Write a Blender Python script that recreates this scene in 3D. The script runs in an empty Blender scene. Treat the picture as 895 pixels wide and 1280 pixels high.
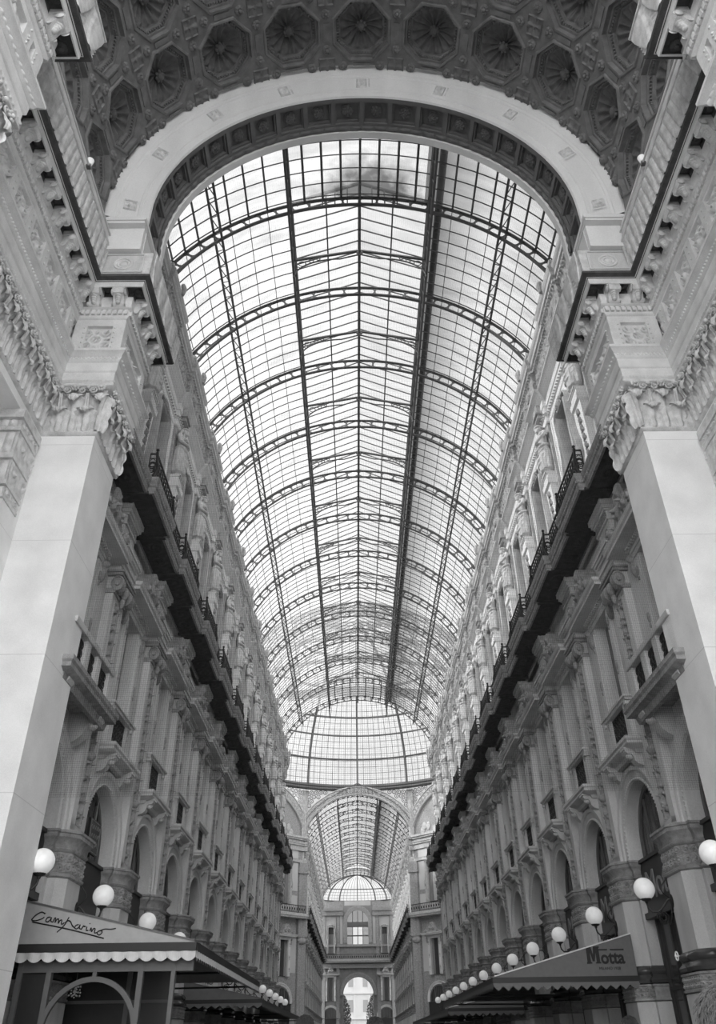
import bpy, math, random
import numpy as np
from mathutils import Vector, Matrix

random.seed(7)
rng = np.random.default_rng(7)
pi = math.pi
SC = bpy.context.scene
COL = SC.collection
LB = 4.564            # one bay of the gallery
P0 = 19.05            # centre of the first free pier
WX = 7.05             # wall plane of the lower facades
WU = 7.30             # wall plane of the upper storey
ORD = ['first', 'second', 'third', 'fourth', 'fifth', 'sixth', 'seventh', 'eighth', 'ninth', 'tenth',
       'eleventh', 'twelfth', 'thirteenth', 'fourteenth', 'fifteenth', 'sixteenth', 'seventeenth', 'eighteenth']

# ------------------------------------------------------------------ materials
def nodes_of(name):
    m = bpy.data.materials.new(name)
    m.use_nodes = True
    nt = m.node_tree
    b = nt.nodes['Principled BSDF']
    return m, nt, b

def stone(name, g, var=0.12, scale=3.0, rough=0.75, bump=0.15, fine=40.0, joints=None, streak=0.0):
    """grey stone: broad mottling, fine grain, optional block joints along z"""
    m, nt, b = nodes_of(name)
    N, Lk = nt.nodes, nt.links
    tc = N.new('ShaderNodeTexCoord')
    geo = N.new('ShaderNodeNewGeometry')
    n1 = N.new('ShaderNodeTexNoise'); n1.inputs['Scale'].default_value = scale; n1.inputs['Detail'].default_value = 5
    n2 = N.new('ShaderNodeTexNoise'); n2.inputs['Scale'].default_value = fine; n2.inputs['Detail'].default_value = 3
    mp = N.new('ShaderNodeMapping')
    mp.inputs['Scale'].default_value = (1, 1, 0.35) if streak else (1, 1, 1)
    Lk.new(geo.outputs['Position'], mp.inputs['Vector'])
    Lk.new(mp.outputs['Vector'], n1.inputs['Vector']); Lk.new(geo.outputs['Position'], n2.inputs['Vector'])
    mix = N.new('ShaderNodeMath'); mix.operation = 'MULTIPLY_ADD'
    mix.inputs[1].default_value = 0.65
    half = N.new('ShaderNodeMath'); half.operation = 'MULTIPLY'; half.inputs[1].default_value = 0.35
    Lk.new(n2.outputs['Fac'], half.inputs[0])
    Lk.new(n1.outputs['Fac'], mix.inputs[0]); Lk.new(half.outputs[0], mix.inputs[2])
    cr = N.new('ShaderNodeValToRGB')
    lo, hi = g * (1 - 2.2 * var), min(1.0, g * (1 + 2.2 * var))
    cr.color_ramp.elements[0].position = 0.25; cr.color_ramp.elements[0].color = (lo, lo, lo, 1)
    cr.color_ramp.elements[1].position = 0.75; cr.color_ramp.elements[1].color = (hi, hi, hi, 1)
    Lk.new(mix.outputs[0], cr.inputs['Fac'])
    out = cr.outputs['Color']
    if joints:
        sep = N.new('ShaderNodeSeparateXYZ'); Lk.new(geo.outputs['Position'], sep.inputs[0])
        d = N.new('ShaderNodeMath'); d.operation = 'DIVIDE'; d.inputs[1].default_value = joints
        fr = N.new('ShaderNodeMath'); fr.operation = 'FRACT'
        lt = N.new('ShaderNodeMath'); lt.operation = 'LESS_THAN'; lt.inputs[1].default_value = 0.006
        Lk.new(sep.outputs['Z'], d.inputs[0]); Lk.new(d.outputs[0], fr.inputs[0]); Lk.new(fr.outputs[0], lt.inputs[0])
        mx = N.new('ShaderNodeMixRGB'); mx.inputs['Color2'].default_value = (g * .8, g * .8, g * .8, 1)
        Lk.new(lt.outputs[0], mx.inputs['Fac']); Lk.new(out, mx.inputs['Color1']); out = mx.outputs['Color']
    Lk.new(out, b.inputs['Base Color'])
    b.inputs['Roughness'].default_value = rough
    b.inputs['Specular IOR Level'].default_value = 0.25
    if bump:
        bp = N.new('ShaderNodeBump'); bp.inputs['Strength'].default_value = bump; bp.inputs['Distance'].default_value = 0.02
        Lk.new(n2.outputs['Fac'], bp.inputs['Height']); Lk.new(bp.outputs['Normal'], b.inputs['Normal'])
    return m

def plain(name, g, rough=0.5, metal=0.0, spec=0.4, emit=0.0):
    m, nt, b = nodes_of(name)
    N, Lk = nt.nodes, nt.links
    n = N.new('ShaderNodeTexNoise'); n.inputs['Scale'].default_value = 9
    geo = N.new('ShaderNodeNewGeometry'); Lk.new(geo.outputs['Position'], n.inputs['Vector'])
    cr = N.new('ShaderNodeValToRGB')
    cr.color_ramp.elements[0].color = (g * .85, g * .85, g * .85, 1)
    h = min(1, g * 1.12); cr.color_ramp.elements[1].color = (h, h, h, 1)
    Lk.new(n.outputs['Fac'], cr.inputs['Fac']); Lk.new(cr.outputs['Color'], b.inputs['Base Color'])
    b.inputs['Roughness'].default_value = rough; b.inputs['Metallic'].default_value = metal
    b.inputs['Specular IOR Level'].default_value = spec
    if emit:
        b.inputs['Emission Color'].default_value = (1, 1, 1, 1); b.inputs['Emission Strength'].default_value = emit
    return m

def roof_glass(name, clear=0.86, milky=0.25, grime=0.35, dark_areas=False):
    """thin dirty roof glass: mostly clear, part milky, streaks of grime"""
    m, nt, b = nodes_of(name)
    N, Lk = nt.nodes, nt.links
    N.remove(b)
    out = N['Material Output']
    geo = N.new('ShaderNodeNewGeometry')
    mp = N.new('ShaderNodeMapping'); mp.inputs['Scale'].default_value = (0.35, 1.6, 0.35)
    Lk.new(geo.outputs['Position'], mp.inputs['Vector'])
    n = N.new('ShaderNodeTexNoise'); n.inputs['Scale'].default_value = 1.1; n.inputs['Detail'].default_value = 6
    Lk.new(mp.outputs['Vector'], n.inputs['Vector'])
    cr = N.new('ShaderNodeValToRGB')
    lo = clear * (1 - grime)
    cr.color_ramp.elements[0].position = 0.30; cr.color_ramp.elements[0].color = (lo, lo, lo, 1)
    cr.color_ramp.elements[1].position = 0.56; cr.color_ramp.elements[1].color = (clear, clear, clear, 1)
    Lk.new(n.outputs['Fac'], cr.inputs['Fac'])
    col = cr.outputs['Color']
    if dark_areas:
        n2 = N.new('ShaderNodeTexNoise'); n2.inputs['Scale'].default_value = 1.7; n2.inputs['Detail'].default_value = 7
        Lk.new(geo.outputs['Position'], n2.inputs['Vector'])
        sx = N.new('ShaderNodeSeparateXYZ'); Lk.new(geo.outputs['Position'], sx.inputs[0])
        # dark noisy patches about the first rib, fading along and across
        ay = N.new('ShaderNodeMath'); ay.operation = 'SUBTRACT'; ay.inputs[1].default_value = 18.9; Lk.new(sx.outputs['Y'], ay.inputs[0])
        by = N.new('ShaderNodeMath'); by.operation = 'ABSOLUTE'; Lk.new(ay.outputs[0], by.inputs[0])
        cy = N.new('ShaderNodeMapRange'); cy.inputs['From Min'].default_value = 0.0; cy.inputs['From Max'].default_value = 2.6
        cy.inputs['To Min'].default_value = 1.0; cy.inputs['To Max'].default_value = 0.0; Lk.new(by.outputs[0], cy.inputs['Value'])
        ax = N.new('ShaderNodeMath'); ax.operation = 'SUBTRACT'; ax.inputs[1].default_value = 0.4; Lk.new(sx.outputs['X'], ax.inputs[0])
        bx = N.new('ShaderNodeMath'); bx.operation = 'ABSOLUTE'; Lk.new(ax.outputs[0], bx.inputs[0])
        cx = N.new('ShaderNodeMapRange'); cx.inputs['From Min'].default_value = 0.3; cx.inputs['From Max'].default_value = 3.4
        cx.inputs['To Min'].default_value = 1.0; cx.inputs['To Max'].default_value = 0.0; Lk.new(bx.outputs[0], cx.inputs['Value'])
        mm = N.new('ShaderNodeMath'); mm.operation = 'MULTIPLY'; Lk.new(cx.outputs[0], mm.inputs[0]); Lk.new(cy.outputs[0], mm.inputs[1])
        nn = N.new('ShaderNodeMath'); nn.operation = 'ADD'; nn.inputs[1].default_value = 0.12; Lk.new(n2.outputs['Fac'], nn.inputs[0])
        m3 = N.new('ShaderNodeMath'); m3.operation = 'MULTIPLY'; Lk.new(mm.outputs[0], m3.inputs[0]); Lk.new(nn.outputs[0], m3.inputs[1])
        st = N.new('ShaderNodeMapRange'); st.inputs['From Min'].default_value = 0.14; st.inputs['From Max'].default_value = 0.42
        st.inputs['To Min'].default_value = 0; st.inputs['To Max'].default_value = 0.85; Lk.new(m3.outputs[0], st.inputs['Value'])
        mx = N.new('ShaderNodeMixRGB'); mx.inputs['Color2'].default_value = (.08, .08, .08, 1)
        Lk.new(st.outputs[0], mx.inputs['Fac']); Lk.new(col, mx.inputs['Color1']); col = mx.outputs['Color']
    if dark_areas:                                                # darkest beside the lantern on the right slope, fading outwards
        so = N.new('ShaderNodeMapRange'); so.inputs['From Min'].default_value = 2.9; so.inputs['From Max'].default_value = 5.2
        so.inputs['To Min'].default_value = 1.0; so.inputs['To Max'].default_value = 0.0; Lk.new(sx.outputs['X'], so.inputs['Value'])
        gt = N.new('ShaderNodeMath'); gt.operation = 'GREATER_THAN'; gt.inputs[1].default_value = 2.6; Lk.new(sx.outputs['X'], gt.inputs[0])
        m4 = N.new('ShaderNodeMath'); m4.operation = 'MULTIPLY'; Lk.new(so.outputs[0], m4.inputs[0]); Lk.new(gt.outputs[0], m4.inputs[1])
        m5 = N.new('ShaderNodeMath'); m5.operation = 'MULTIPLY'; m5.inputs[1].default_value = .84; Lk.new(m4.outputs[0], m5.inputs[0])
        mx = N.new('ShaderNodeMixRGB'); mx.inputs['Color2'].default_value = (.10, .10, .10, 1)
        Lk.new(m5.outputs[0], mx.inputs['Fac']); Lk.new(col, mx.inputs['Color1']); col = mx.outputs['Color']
    tr = N.new('ShaderNodeBsdfTransparent'); Lk.new(col, tr.inputs['Color'])
    tl = N.new('ShaderNodeBsdfTranslucent'); Lk.new(col, tl.inputs['Color'])
    mx1 = N.new('ShaderNodeMixShader'); mx1.inputs['Fac'].default_value = milky
    Lk.new(tr.outputs[0], mx1.inputs[1]); Lk.new(tl.outputs[0], mx1.inputs[2])
    Lk.new(mx1.outputs[0], out.inputs['Surface'])
    return m

def clear_glass(name, g=0.8, gloss=0.08):
    m, nt, b = nodes_of(name)
    N, Lk = nt.nodes, nt.links
    N.remove(b); out = N['Material Output']
    tr = N.new('ShaderNodeBsdfTransparent'); tr.inputs['Color'].default_value = (g, g, g, 1)
    gl = N.new('ShaderNodeBsdfGlossy'); gl.inputs['Roughness'].default_value = 0.03
    lw = N.new('ShaderNodeFresnel'); lw.inputs['IOR'].default_value = 1.35
    mx = N.new('ShaderNodeMixShader'); Lk.new(lw.outputs[0], mx.inputs['Fac'])
    Lk.new(tr.outputs[0], mx.inputs[1]); Lk.new(gl.outputs[0], mx.inputs[2]); Lk.new(mx.outputs[0], out.inputs['Surface'])
    return m

MT = dict(
    pier=stone('pale_granite', .82, var=.07, scale=1.2, fine=55, bump=.12, joints=2.6),
    carved=stone('carved_limestone', .62, var=.18, scale=5, fine=60, bump=.25),
    mould=stone('moulded_limestone', .67, var=.10, scale=2.5, fine=40),
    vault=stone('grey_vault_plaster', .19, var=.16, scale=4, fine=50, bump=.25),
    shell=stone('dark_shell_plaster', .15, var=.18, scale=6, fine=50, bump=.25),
    arch=stone('pale_arch_plaster', .74, var=.07, scale=1.0, fine=30, streak=1),
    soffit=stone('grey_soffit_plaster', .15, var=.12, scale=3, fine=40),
    wall=stone('facade_limestone', .56, var=.13, scale=1.6, fine=30, streak=1),
    relief=stone('facade_carving', .29, var=.2, scale=7, fine=60, bump=.3),
    mpier=stone('ground_pier_stone', .54, var=.12, scale=2, fine=45, streak=1),
    upper=stone('pale_stucco', .76, var=.05, scale=1.0, fine=30, streak=1),
    midstucco=stone('grey_stucco', .48, var=.05, scale=1.0, fine=30, streak=1),
    statue=stone('statue_stone', .60, var=.12, scale=6, fine=50),
    surround=stone('window_surround_stone', .44, var=.12, scale=4, fine=45),
    endstone=stone('dark_end_stone', .24, var=.12, scale=2, fine=30),  # darker stone for the end wall masonry
    cornice=stone('cornice_stone', .52, var=.1, scale=2, fine=40),
    darkfillet=stone('dark_cornice_stone', .08, var=.2, scale=5, fine=40),  # near-black stone of the cornice fillet and the soffits between modillions
    frieze=stone('frieze_stone', .42, var=.18, scale=5, fine=50, bump=.3),
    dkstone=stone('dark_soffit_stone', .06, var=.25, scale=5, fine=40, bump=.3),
    dkmarble=plain('dark_marble', .06, rough=.25),
    iron=plain('black_wrought_iron', .025, rough=.45),
    roofiron=plain('grey_roof_iron', .11, rough=.55),
    barsiron=plain('thin_glazing_iron', .12, rough=.55),
    walk=plain('walkway_iron', .2, rough=.6),
    dkglass=plain('dark_window_glass', .045, rough=.15, spec=.5),
    shutter=plain('grey_shutter', .20, rough=.6),
    curtain=plain('dark_curtain', .10, rough=.8, spec=.1),
    blind=plain('pale_blind', .5, rough=.7),
    shopdark=plain('dark_shopfront', .03, rough=.35),
    sign=plain('dark_sign', .035, rough=.4),
    signtext=plain('bronze_letters', .26, rough=.4),
    awnl=plain('pale_canvas', .40, rough=.85, spec=.1),
    awnd=plain('dark_canvas', .17, rough=.85, spec=.1),
    vall=plain('pale_valance_canvas', .62, rough=.85, spec=.1),
    vald=plain('dark_valance_canvas', .17, rough=.85, spec=.1),
    barawn=plain('dark_awning_bar', .022, rough=.5),
    ink=plain('black_lettering', .015, rough=.6),
    frame=plain('grey_painted_frame', .12, rough=.45),
    globe=plain('opal_globe', .86, rough=.2, emit=.16),
    net=plain('net_cord', .03, rough=.9, spec=.05),
    floor=stone('worn_marble_floor', .22, var=.1, scale=.6, fine=10),
    roofglass=roof_glass('dirty_roof_glass', .86, .22, .24, dark_areas=True),
    lantglass=roof_glass('lantern_roof_glass', .86, .18, .16),
    domeglass=roof_glass('dome_glass', .94, .12, .10),
    lattglass=roof_glass('fretwork_glass', .80, .25, .2),
    glass=clear_glass('clear_pane'),
    dkpane=clear_glass('smoked_pane', .35),
    citywall=stone('sunlit_city_stone', .40, var=.05, scale=.5, fine=8),
    citywin=plain('city_window', .22, rough=.3),
    leaf=plain('tree_leaf', .07, rough=.6),
    bark=plain('tree_bark', .05, rough=.9),
    skin=plain('skin', .36, rough=.55),
    hair=plain('dark_hair', .035, rough=.6),
    hairg=plain('greying_hair', .10, rough=.7),
    coat=plain('dark_coat', .05, rough=.8),
    coatg=plain('grey_coat', .14, rough=.8),
)

# ------------------------------------------------------------------ mesh helper
class M:
    def __init__(self):
        self.v = []; self.f = []
    def add(self, vs, fs):
        b = len(self.v)
        self.v.extend([(float(p[0]), float(p[1]), float(p[2])) for p in vs])
        self.f.extend([tuple(i + b for i in q) for q in fs])
        return self
    def box(self, x0, x1, y0, y1, z0, z1):
        return self.add([(x0, y0, z0), (x1, y0, z0), (x1, y1, z0), (x0, y1, z0), (x0, y0, z1), (x1, y0, z1), (x1, y1, z1), (x0, y1, z1)],
                        [(3, 2, 1, 0), (4, 5, 6, 7), (0, 1, 5, 4), (1, 2, 6, 5), (2, 3, 7, 6), (3, 0, 4, 7)])
    def bar(self, a, b, w, h, up=(0, 0, 1)):
        a, b = Vector(a), Vector(b); d = (b - a).normalized(); s = d.cross(Vector(up))
        if s.length < 1e-4: s = d.cross(Vector((1, 0, 0)))
        s.normalize(); u = s.cross(d)
        vs = [p + s * (w / 2 * i) + u * (h / 2 * j) for p in (a, b) for i, j in ((-1, -1), (1, -1), (1, 1), (-1, 1))]
        return self.add(vs, [(3, 2, 1, 0), (4, 5, 6, 7), (0, 1, 5, 4), (1, 2, 6, 5), (2, 3, 7, 6), (3, 0, 4, 7)])
    def grid(self, P, wrap=False):
        P = np.asarray(P, float); nu, nv = P.shape[:2]; b = len(self.v)
        self.v.extend(map(tuple, P.reshape(-1, 3).tolist()))
        iu = nu if wrap else nu - 1
        for i in range(iu):
            r0 = b + i * nv; r1 = b + ((i + 1) % nu) * nv
            self.f.extend([(r0 + j, r1 + j, r1 + j + 1, r0 + j + 1) for j in range(nv - 1)])
        return self
    def prism(self, poly, f, d0, d1):
        """poly: 2d outline; f(p, q, d) -> 3d; closed solid between depths d0, d1"""
        n = len(poly)
        vs = [f(p, q, d0) for p, q in poly] + [f(p, q, d1) for p, q in poly]
        fs = [tuple(range(n)), tuple(range(2 * n - 1, n - 1, -1))]
        fs += [(i, i + n, (i + 1) % n + n, (i + 1) % n) for i in range(n)]
        return self.add(vs, fs)
    def tube(self, pts, r, n=6, closed=False):
        pts = [Vector(p) for p in pts]; k = len(pts); rings = []
        rr = r if isinstance(r, (list, tuple)) else [r] * k
        ref = None
        for i, p in enumerate(pts):
            if closed: d = pts[(i + 1) % k] - pts[i - 1]
            else: d = pts[min(i + 1, k - 1)] - pts[max(i - 1, 0)]
            d.normalize()
            if ref is None:
                ref = d.cross(Vector((0, 0, 1)))
                if ref.length < .1: ref = d.cross(Vector((1, 0, 0)))
            ref = ref - d * ref.dot(d); ref.normalize()
            s = d.cross(ref)
            rings.append([p + (ref * math.cos(2 * pi * j / n) + s * math.sin(2 * pi * j / n)) * rr[i] for j in range(n)])
        b = len(self.v)
        for rg in rings: self.v.extend(map(tuple, rg))
        for i in range(k if closed else k - 1):
            i2 = (i + 1) % k
            self.f.extend([(b + i * n + j, b + i * n + (j + 1) % n, b + i2 * n + (j + 1) % n, b + i2 * n + j) for j in range(n)])
        if not closed:
            self.f.append(tuple(b + j for j in range(n))[::-1]); self.f.append(tuple(b + (k - 1) * n + j for j in range(n)))
        return self
    def lathe(self, prof, c=(0, 0, 0), n=20, f=None):
        """prof: (radius, height) about z through c (or mapped by f)"""
        P = np.zeros((n, len(prof), 3))
        for i in range(n):
            a = 2 * pi * i / n
            for j, (r, h) in enumerate(prof):
                q = (r * math.cos(a), r * math.sin(a), h)
                if f: q = f(*q)
                P[i, j] = (q[0] + c[0], q[1] + c[1], q[2] + c[2])
        return self.grid(P, wrap=True)
    def ball(self, c, r, n=12, k=8):
        rx, ry, rz = (r, r, r) if not isinstance(r, (list, tuple)) else r
        P = np.zeros((n, k + 1, 3))
        for i in range(n):
            a = 2 * pi * i / n
            for j in range(k + 1):
                t = pi * j / k - pi / 2
                P[i, j] = (c[0] + rx * math.cos(t) * math.cos(a), c[1] + ry * math.cos(t) * math.sin(a), c[2] + rz * math.sin(t))
        return self.grid(P, wrap=True)
    def arc(self, prof, r0=0.0, c=(0, 0), a0=0.0, a1=pi, n=48, f=None, closed=True, stilt=0.0):
        """ring swept over an arc in the (a,z) plane; prof: list of (radius, depth)"""
        ang = list(np.linspace(a0, a1, n + 1))
        pr = prof + [prof[0]] if closed else prof
        rows = []
        if stilt: rows.append([(c[0] + r * math.cos(a0), d, c[1] - stilt) for r, d in pr])
        for a in ang:
            rows.append([(c[0] + r * math.cos(a), d, c[1] + r * math.sin(a)) for r, d in pr])
        if stilt: rows.append([(c[0] + r * math.cos(a1), d, c[1] - stilt) for r, d in pr])
        P = np.array(rows)
        if f is not None: P = np.apply_along_axis(lambda q: f(*q), 2, P)
        self.grid(P)
        return self

def norms(path):
    """segment directions, normals (left hand) and corner slopes of a plan path"""
    p = [np.array(q, float) for q in path]
    d = [(p[i + 1] - p[i]) for i in range(len(p) - 1)]
    l = [np.hypot(*q) for q in d]
    d = [q / k for q, k in zip(d, l)]
    nn = [np.array((-q[1], q[0])) for q in d]
    k0, k1 = [], []
    for i in range(len(d)):
        def turn(a, b):
            cr = d[a][0] * d[b][1] - d[a][1] * d[b][0]; dt = float(d[a] @ d[b])
            return math.tan(math.atan2(cr, dt) / 2)
        k0.append(turn(i - 1, i) if i > 0 else 0.0)
        k1.append(-turn(i, i + 1) if i < len(d) - 1 else 0.0)
    return p, d, l, nn, k0, k1

def sweep(m, prof, path):
    """moulding profile [(offset, z)] mitred along a plan path"""
    p, d, l, nn, k0, k1 = norms(path)
    rows = []
    for i in range(len(p)):
        if i < len(d): s, n, k = d[i], nn[i], k0[i]
        else: s, n, k = d[-1], nn[-1], k1[-1]
        rows.append([(p[i][0] + o * (n[0] + s[0] * k), p[i][1] + o * (n[1] + s[1] * k), z) for o, z in prof])
    return m.grid(np.array(rows))

def path_relief(m, path, z0, z1, off, h, ds=.03, nt=30, segs=None):
    """carved band along a path: off(t) base offset, h(s,t) carving height (numpy arrays)"""
    p, d, l, nn, k0, k1 = norms(path)
    s0 = 0.0
    for i in range(len(d)):
        if segs is None or i in segs:
            nu = max(2, int(l[i] / ds)); u = np.linspace(0, 1, nu + 1)[:, None]; t = np.linspace(0, 1, nt + 1)[None, :]
            o = off(t) + h(s0 + u * l[i], t * np.ones_like(u))
            o = o * np.ones((nu + 1, nt + 1))
            k = k0[i] * (1 - u) + k1[i] * u
            X = p[i][0] + d[i][0] * l[i] * u + o * (nn[i][0] + d[i][0] * k)
            Y = p[i][1] + d[i][1] * l[i] * u + o * (nn[i][1] + d[i][1] * k)
            Z = (z0 + (z1 - z0) * t) * np.ones_like(u)
            m.grid(np.stack([X, Y, Z], -1))
        s0 += l[i]
    return m

def along(path, pitch, o=0.0, segs=None):
    """evenly spaced stations on a path at offset o -> (x, y, heading dir, normal)"""
    p, d, l, nn, k0, k1 = norms(path)
    out = []
    for i in range(len(d)):
        if segs is not None and i not in segs: continue
        a = o * k0[i]; b = l[i] + o * k1[i]
        n = max(1, round((b - a) / pitch)); st = (b - a) / n
        for j in range(n):
            s = a + (j + .5) * st
            q = p[i] + d[i] * s + nn[i] * o
            out.append((q[0], q[1], d[i], nn[i], i))
    return out

# ---- carving patterns (numpy height fields)
def sm(x): return np.clip(x, 0, 1) ** 2 * (3 - 2 * np.clip(x, 0, 1))
def spiral(x, y, cx, cy, R, turns=2.2, sgn=1):
    dx, dy = x - cx, y - cy; r = np.hypot(dx, dy); th = np.arctan2(dy, dx)
    ph = sgn * th + 2 * pi * turns * np.sqrt(np.maximum(r, 1e-6) / R)
    return (0.5 + 0.5 * np.cos(ph)) * sm((R - r) / (.2 * R)) * (1 - .35 * r / R) + 0.8 * sm((.2 * R - r) / (.1 * R))
def rinceau(u, v):
    """running scroll; u in units of the band height, v 0..1"""
    c = np.floor(u); fl = np.where(c % 2 == 0, 1., -1.)
    x = u - c - .5; y = (v - .5) * fl
    h = spiral(x, y, 0.05, -.02, .46, 1.8, 1)
    lf = np.abs(np.sin(9 * u + 5 * v)) * np.abs(np.sin(8 * v + 3 * u)) * .55
    m = sm((.5 - np.abs(v - .5)) / .08)
    return np.maximum(h, lf * (1 - sm((.46 - np.hypot(x, y)) / .2))) * m
def candelabra(u, v):
    """u -1..1 across, v running along in units of the half width"""
    a = np.abs(u); c = np.mod(v, 4.0)
    h = .9 * sm((.12 + .10 * np.sin(v * pi) ** 2 - a) / .08)
    h = np.maximum(h, spiral(a, c, .5, 1.1, .42, 1.7, 1))
    h = np.maximum(h, .9 * spiral(a, c, .45, 2.6, .38, 1.6, -1))
    h = np.maximum(h, .8 * sm((.22 - np.hypot(a - .3, (c - 3.5) * .8)) / .12))
    h = np.maximum(h, .7 * sm((.2 - np.hypot(a, (c - .1))) / .1))
    return h * sm((1 - a) / .15)
def bell(s, t):
    return .012 * np.abs(np.cos(s * 2 * pi / .125)) * (t < .9)
def leaf(m, q, d, n, z0, H, W, lift):
    """one acanthus leaf: rises along the bell, rolls outwards and hangs over at the tip"""
    key = [(.03, .0), (.045, .22), (.06, .45), (.09, .68), (.16, .88), (.27, .98), (.37, .94), (.41, .83), (.37, .75)]
    cv = np.array(smooth_line(key, 4)); k = len(cv); nu = 15
    u = np.linspace(-1, 1, nu); P = np.zeros((k, nu, 3))
    for i in range(k):
        v = i / (k - 1); lob = abs(math.sin(5.0 * pi * v))
        w = W * (.80 + .20 * math.sin(pi * v)) * (1 - .84 * max(0, (v - .50) / .50) ** 1.2) * (.74 + .26 * lob)
        for jx in range(nu):
            a = abs(u[jx])
            o = cv[i][0] * lift - .20 * W * a * a + .024 * math.cos(a * 12 - v * 3) * (1 - .5 * v) + .03 * (a > .8) * lob + (.02 if a < .12 else 0)
            z = z0 + cv[i][1] * H - .03 * a * a * H * (1 - v)
            P[i, jx] = (q[0] + d[0] * u[jx] * w + n[0] * (o + .02), q[1] + d[1] * u[jx] * w + n[1] * (o + .02), z)
    m.grid(P)
def leaf_curls(m, path, z0, z1, pitch, segs):
    """two rows of acanthus leaves, paired volutes and buds below the abacus"""
    H = z1 - z0
    p, d, l, nn, k0, k1 = norms(path); s0 = 0.0
    for i in range(len(d)):
        if i in segs:
            n = max(1, round(l[i] / pitch)); pt = l[i] / n
            ext0, ext1 = (.12 if k0[i] < 0 else -.0), (.12 if k1[i] > 0 else 0)
            for row, (ph, h, W, lift) in enumerate(((0, .82, .25, .72), (.5, .50, .235, .62))):
                for k in range(n + 1):
                    st = (k + ph) * pt
                    if row and k == n: continue
                    if not row and ((k == 0 and k0[i] > .1) or (k == n and k1[i] < -.1)): continue
                    q = p[i] + d[i] * st
                    leaf(m, q, d[i], nn[i], z0, H * h, W * pt / .5, lift)
            for k in range(n):
                c = p[i] + d[i] * (k + .5) * pt + nn[i] * .22
                for sg in (-1, 1):
                    pts = []
                    for e in range(26):
                        a = e * .48; R = .105 * (1 - e / 27)
                        pts.append((c[0] + d[i][0] * sg * (.125 - R * math.cos(a) * 1.0) + nn[i][0] * .002 * e, c[1] + d[i][1] * sg * (.125 - R * math.cos(a)) + nn[i][1] * .002 * e, z0 + H * .885 + R * math.sin(a)))
                    m.tube(pts, .022, 6)
                    m.tube([(c[0] + d[i][0] * sg * .03 - nn[i][0] * .10, c[1] + d[i][1] * sg * .03 - nn[i][1] * .10, z0 + H * .5), (c[0] + d[i][0] * sg * .02, c[1] + d[i][1] * sg * .02, z0 + H * .82)], [.03, .025], 6)
                m.ball((c[0] + nn[i][0] * .04, c[1] + nn[i][1] * .04, z0 + H * .95), .055, 9, 6)
            for k in range(n + 1):
                c = p[i] + d[i] * k * pt + nn[i] * .25
                for e in range(7):
                    a = 2 * pi * e / 7; m.ball((c[0] + d[i][0] * .075 * math.cos(a), c[1] + d[i][1] * .075 * math.cos(a), z0 + H * .95 + .07 * math.sin(a)), .036, 7, 4)
                m.ball((c[0] + nn[i][0] * .03, c[1] + nn[i][1] * .03, z0 + H * .95), .045, 8, 5)
        s0 += l[i]
def smooth_line(p, n=5):
    out = []
    for i in range(len(p) - 1):
        a, b, c, d = p[max(i - 1, 0)], p[i], p[i + 1], p[min(i + 2, len(p) - 1)]
        for k in range(n):
            t = k / n
            out.append(tuple(.5 * (2 * b[j] + (c[j] - a[j]) * t + (2 * a[j] - 5 * b[j] + 4 * c[j] - d[j]) * t * t + (3 * b[j] - a[j] - 3 * c[j] + d[j]) * t ** 3) for j in (0, 1)))
    return out + [p[-1]]
def waterleaf(s, t, pitch=.36):
    x = np.abs(np.mod(s / pitch, 1.0) - .5) * 2
    ed = .30 + .55 * np.sin(np.clip(t * 1.15, 0, 1) * pi * .5)
    leaf = .05 * sm((ed - x) / .12) * (.55 + .45 * (1 - x)) * sm((1 - t) / .12 + .2)
    hatch = .010 * np.cos(2 * pi * (t * 8 - x * 2.5)) * sm((x - ed) / .08)
    return leaf + hatch
def medal(x, y):
    """square panel: central flower, four spirals in the corners, sprigs between"""
    r = np.hypot(x, y); th = np.arctan2(y, x)
    h = sm((.14 - r) / .05) * (.75 + .25 * np.cos(8 * th)) + .5 * sm((.045 - r) / .02)
    for sx in (-1, 1):
        for sy in (-1, 1): h = np.maximum(h, spiral(x * sx, y * sy, .23, .22, .14, 1.4, 1))
    a, b = np.abs(x), np.abs(y)
    h = np.maximum(h, .8 * sm((.05 - np.minimum(np.hypot(a, (b - .27) * .6), np.hypot((a - .28) * .6, b))) / .02))
    h = np.maximum(h, np.where(np.maximum(a, b) > .40, .55, 0))
    return h
def eggs(s, t, pitch=.14):
    x = np.mod(s / pitch, 1.0) - .5
    return .04 * np.sqrt(np.clip(1 - (x / .36) ** 2, 0, 1)) * np.sin(np.clip(t, 0, 1) * pi)

# ------------------------------------------------------------------ objects
def obj(name, m, mat, parent=None, smooth=35, loc=None):
    me = bpy.data.meshes.new(name)
    me.from_pydata(m.v, [], m.f)
    me.materials.append(MT[mat] if isinstance(mat, str) else mat)
    if smooth:
        me.polygons.foreach_set('use_smooth', [True] * len(me.polygons))
        me.set_sharp_from_angle(angle=math.radians(smooth))
    me.update()
    o = bpy.data.objects.new(name, me); COL.objects.link(o)
    if parent is not None: o.parent = parent
    if loc is not None: o.location = loc
    return o
def inst(src, parent, loc=(0, 0, 0), rot=(0, 0, 0), scale=None, name=None):
    o = src.copy(); COL.objects.link(o); o.parent = parent; o.location = loc; o.rotation_euler = rot
    if name: o.name = name
    if scale: o.scale = scale
    return o
def tag(o, label=None, cat=None, group=None, kind=None):
    for k, v in (('label', label), ('category', cat), ('group', group), ('kind', kind)):
        if v: o[k] = v
    return o
def thing(name, label, cat, loc=(0, 0, 0), rz=0.0, group=None, kind=None):
    o = bpy.data.objects.new(name, None); COL.objects.link(o)
    o.empty_display_size = .2
    o.location = loc; o.rotation_euler = (0, 0, rz)
    return tag(o, label, cat, group, kind)
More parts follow.
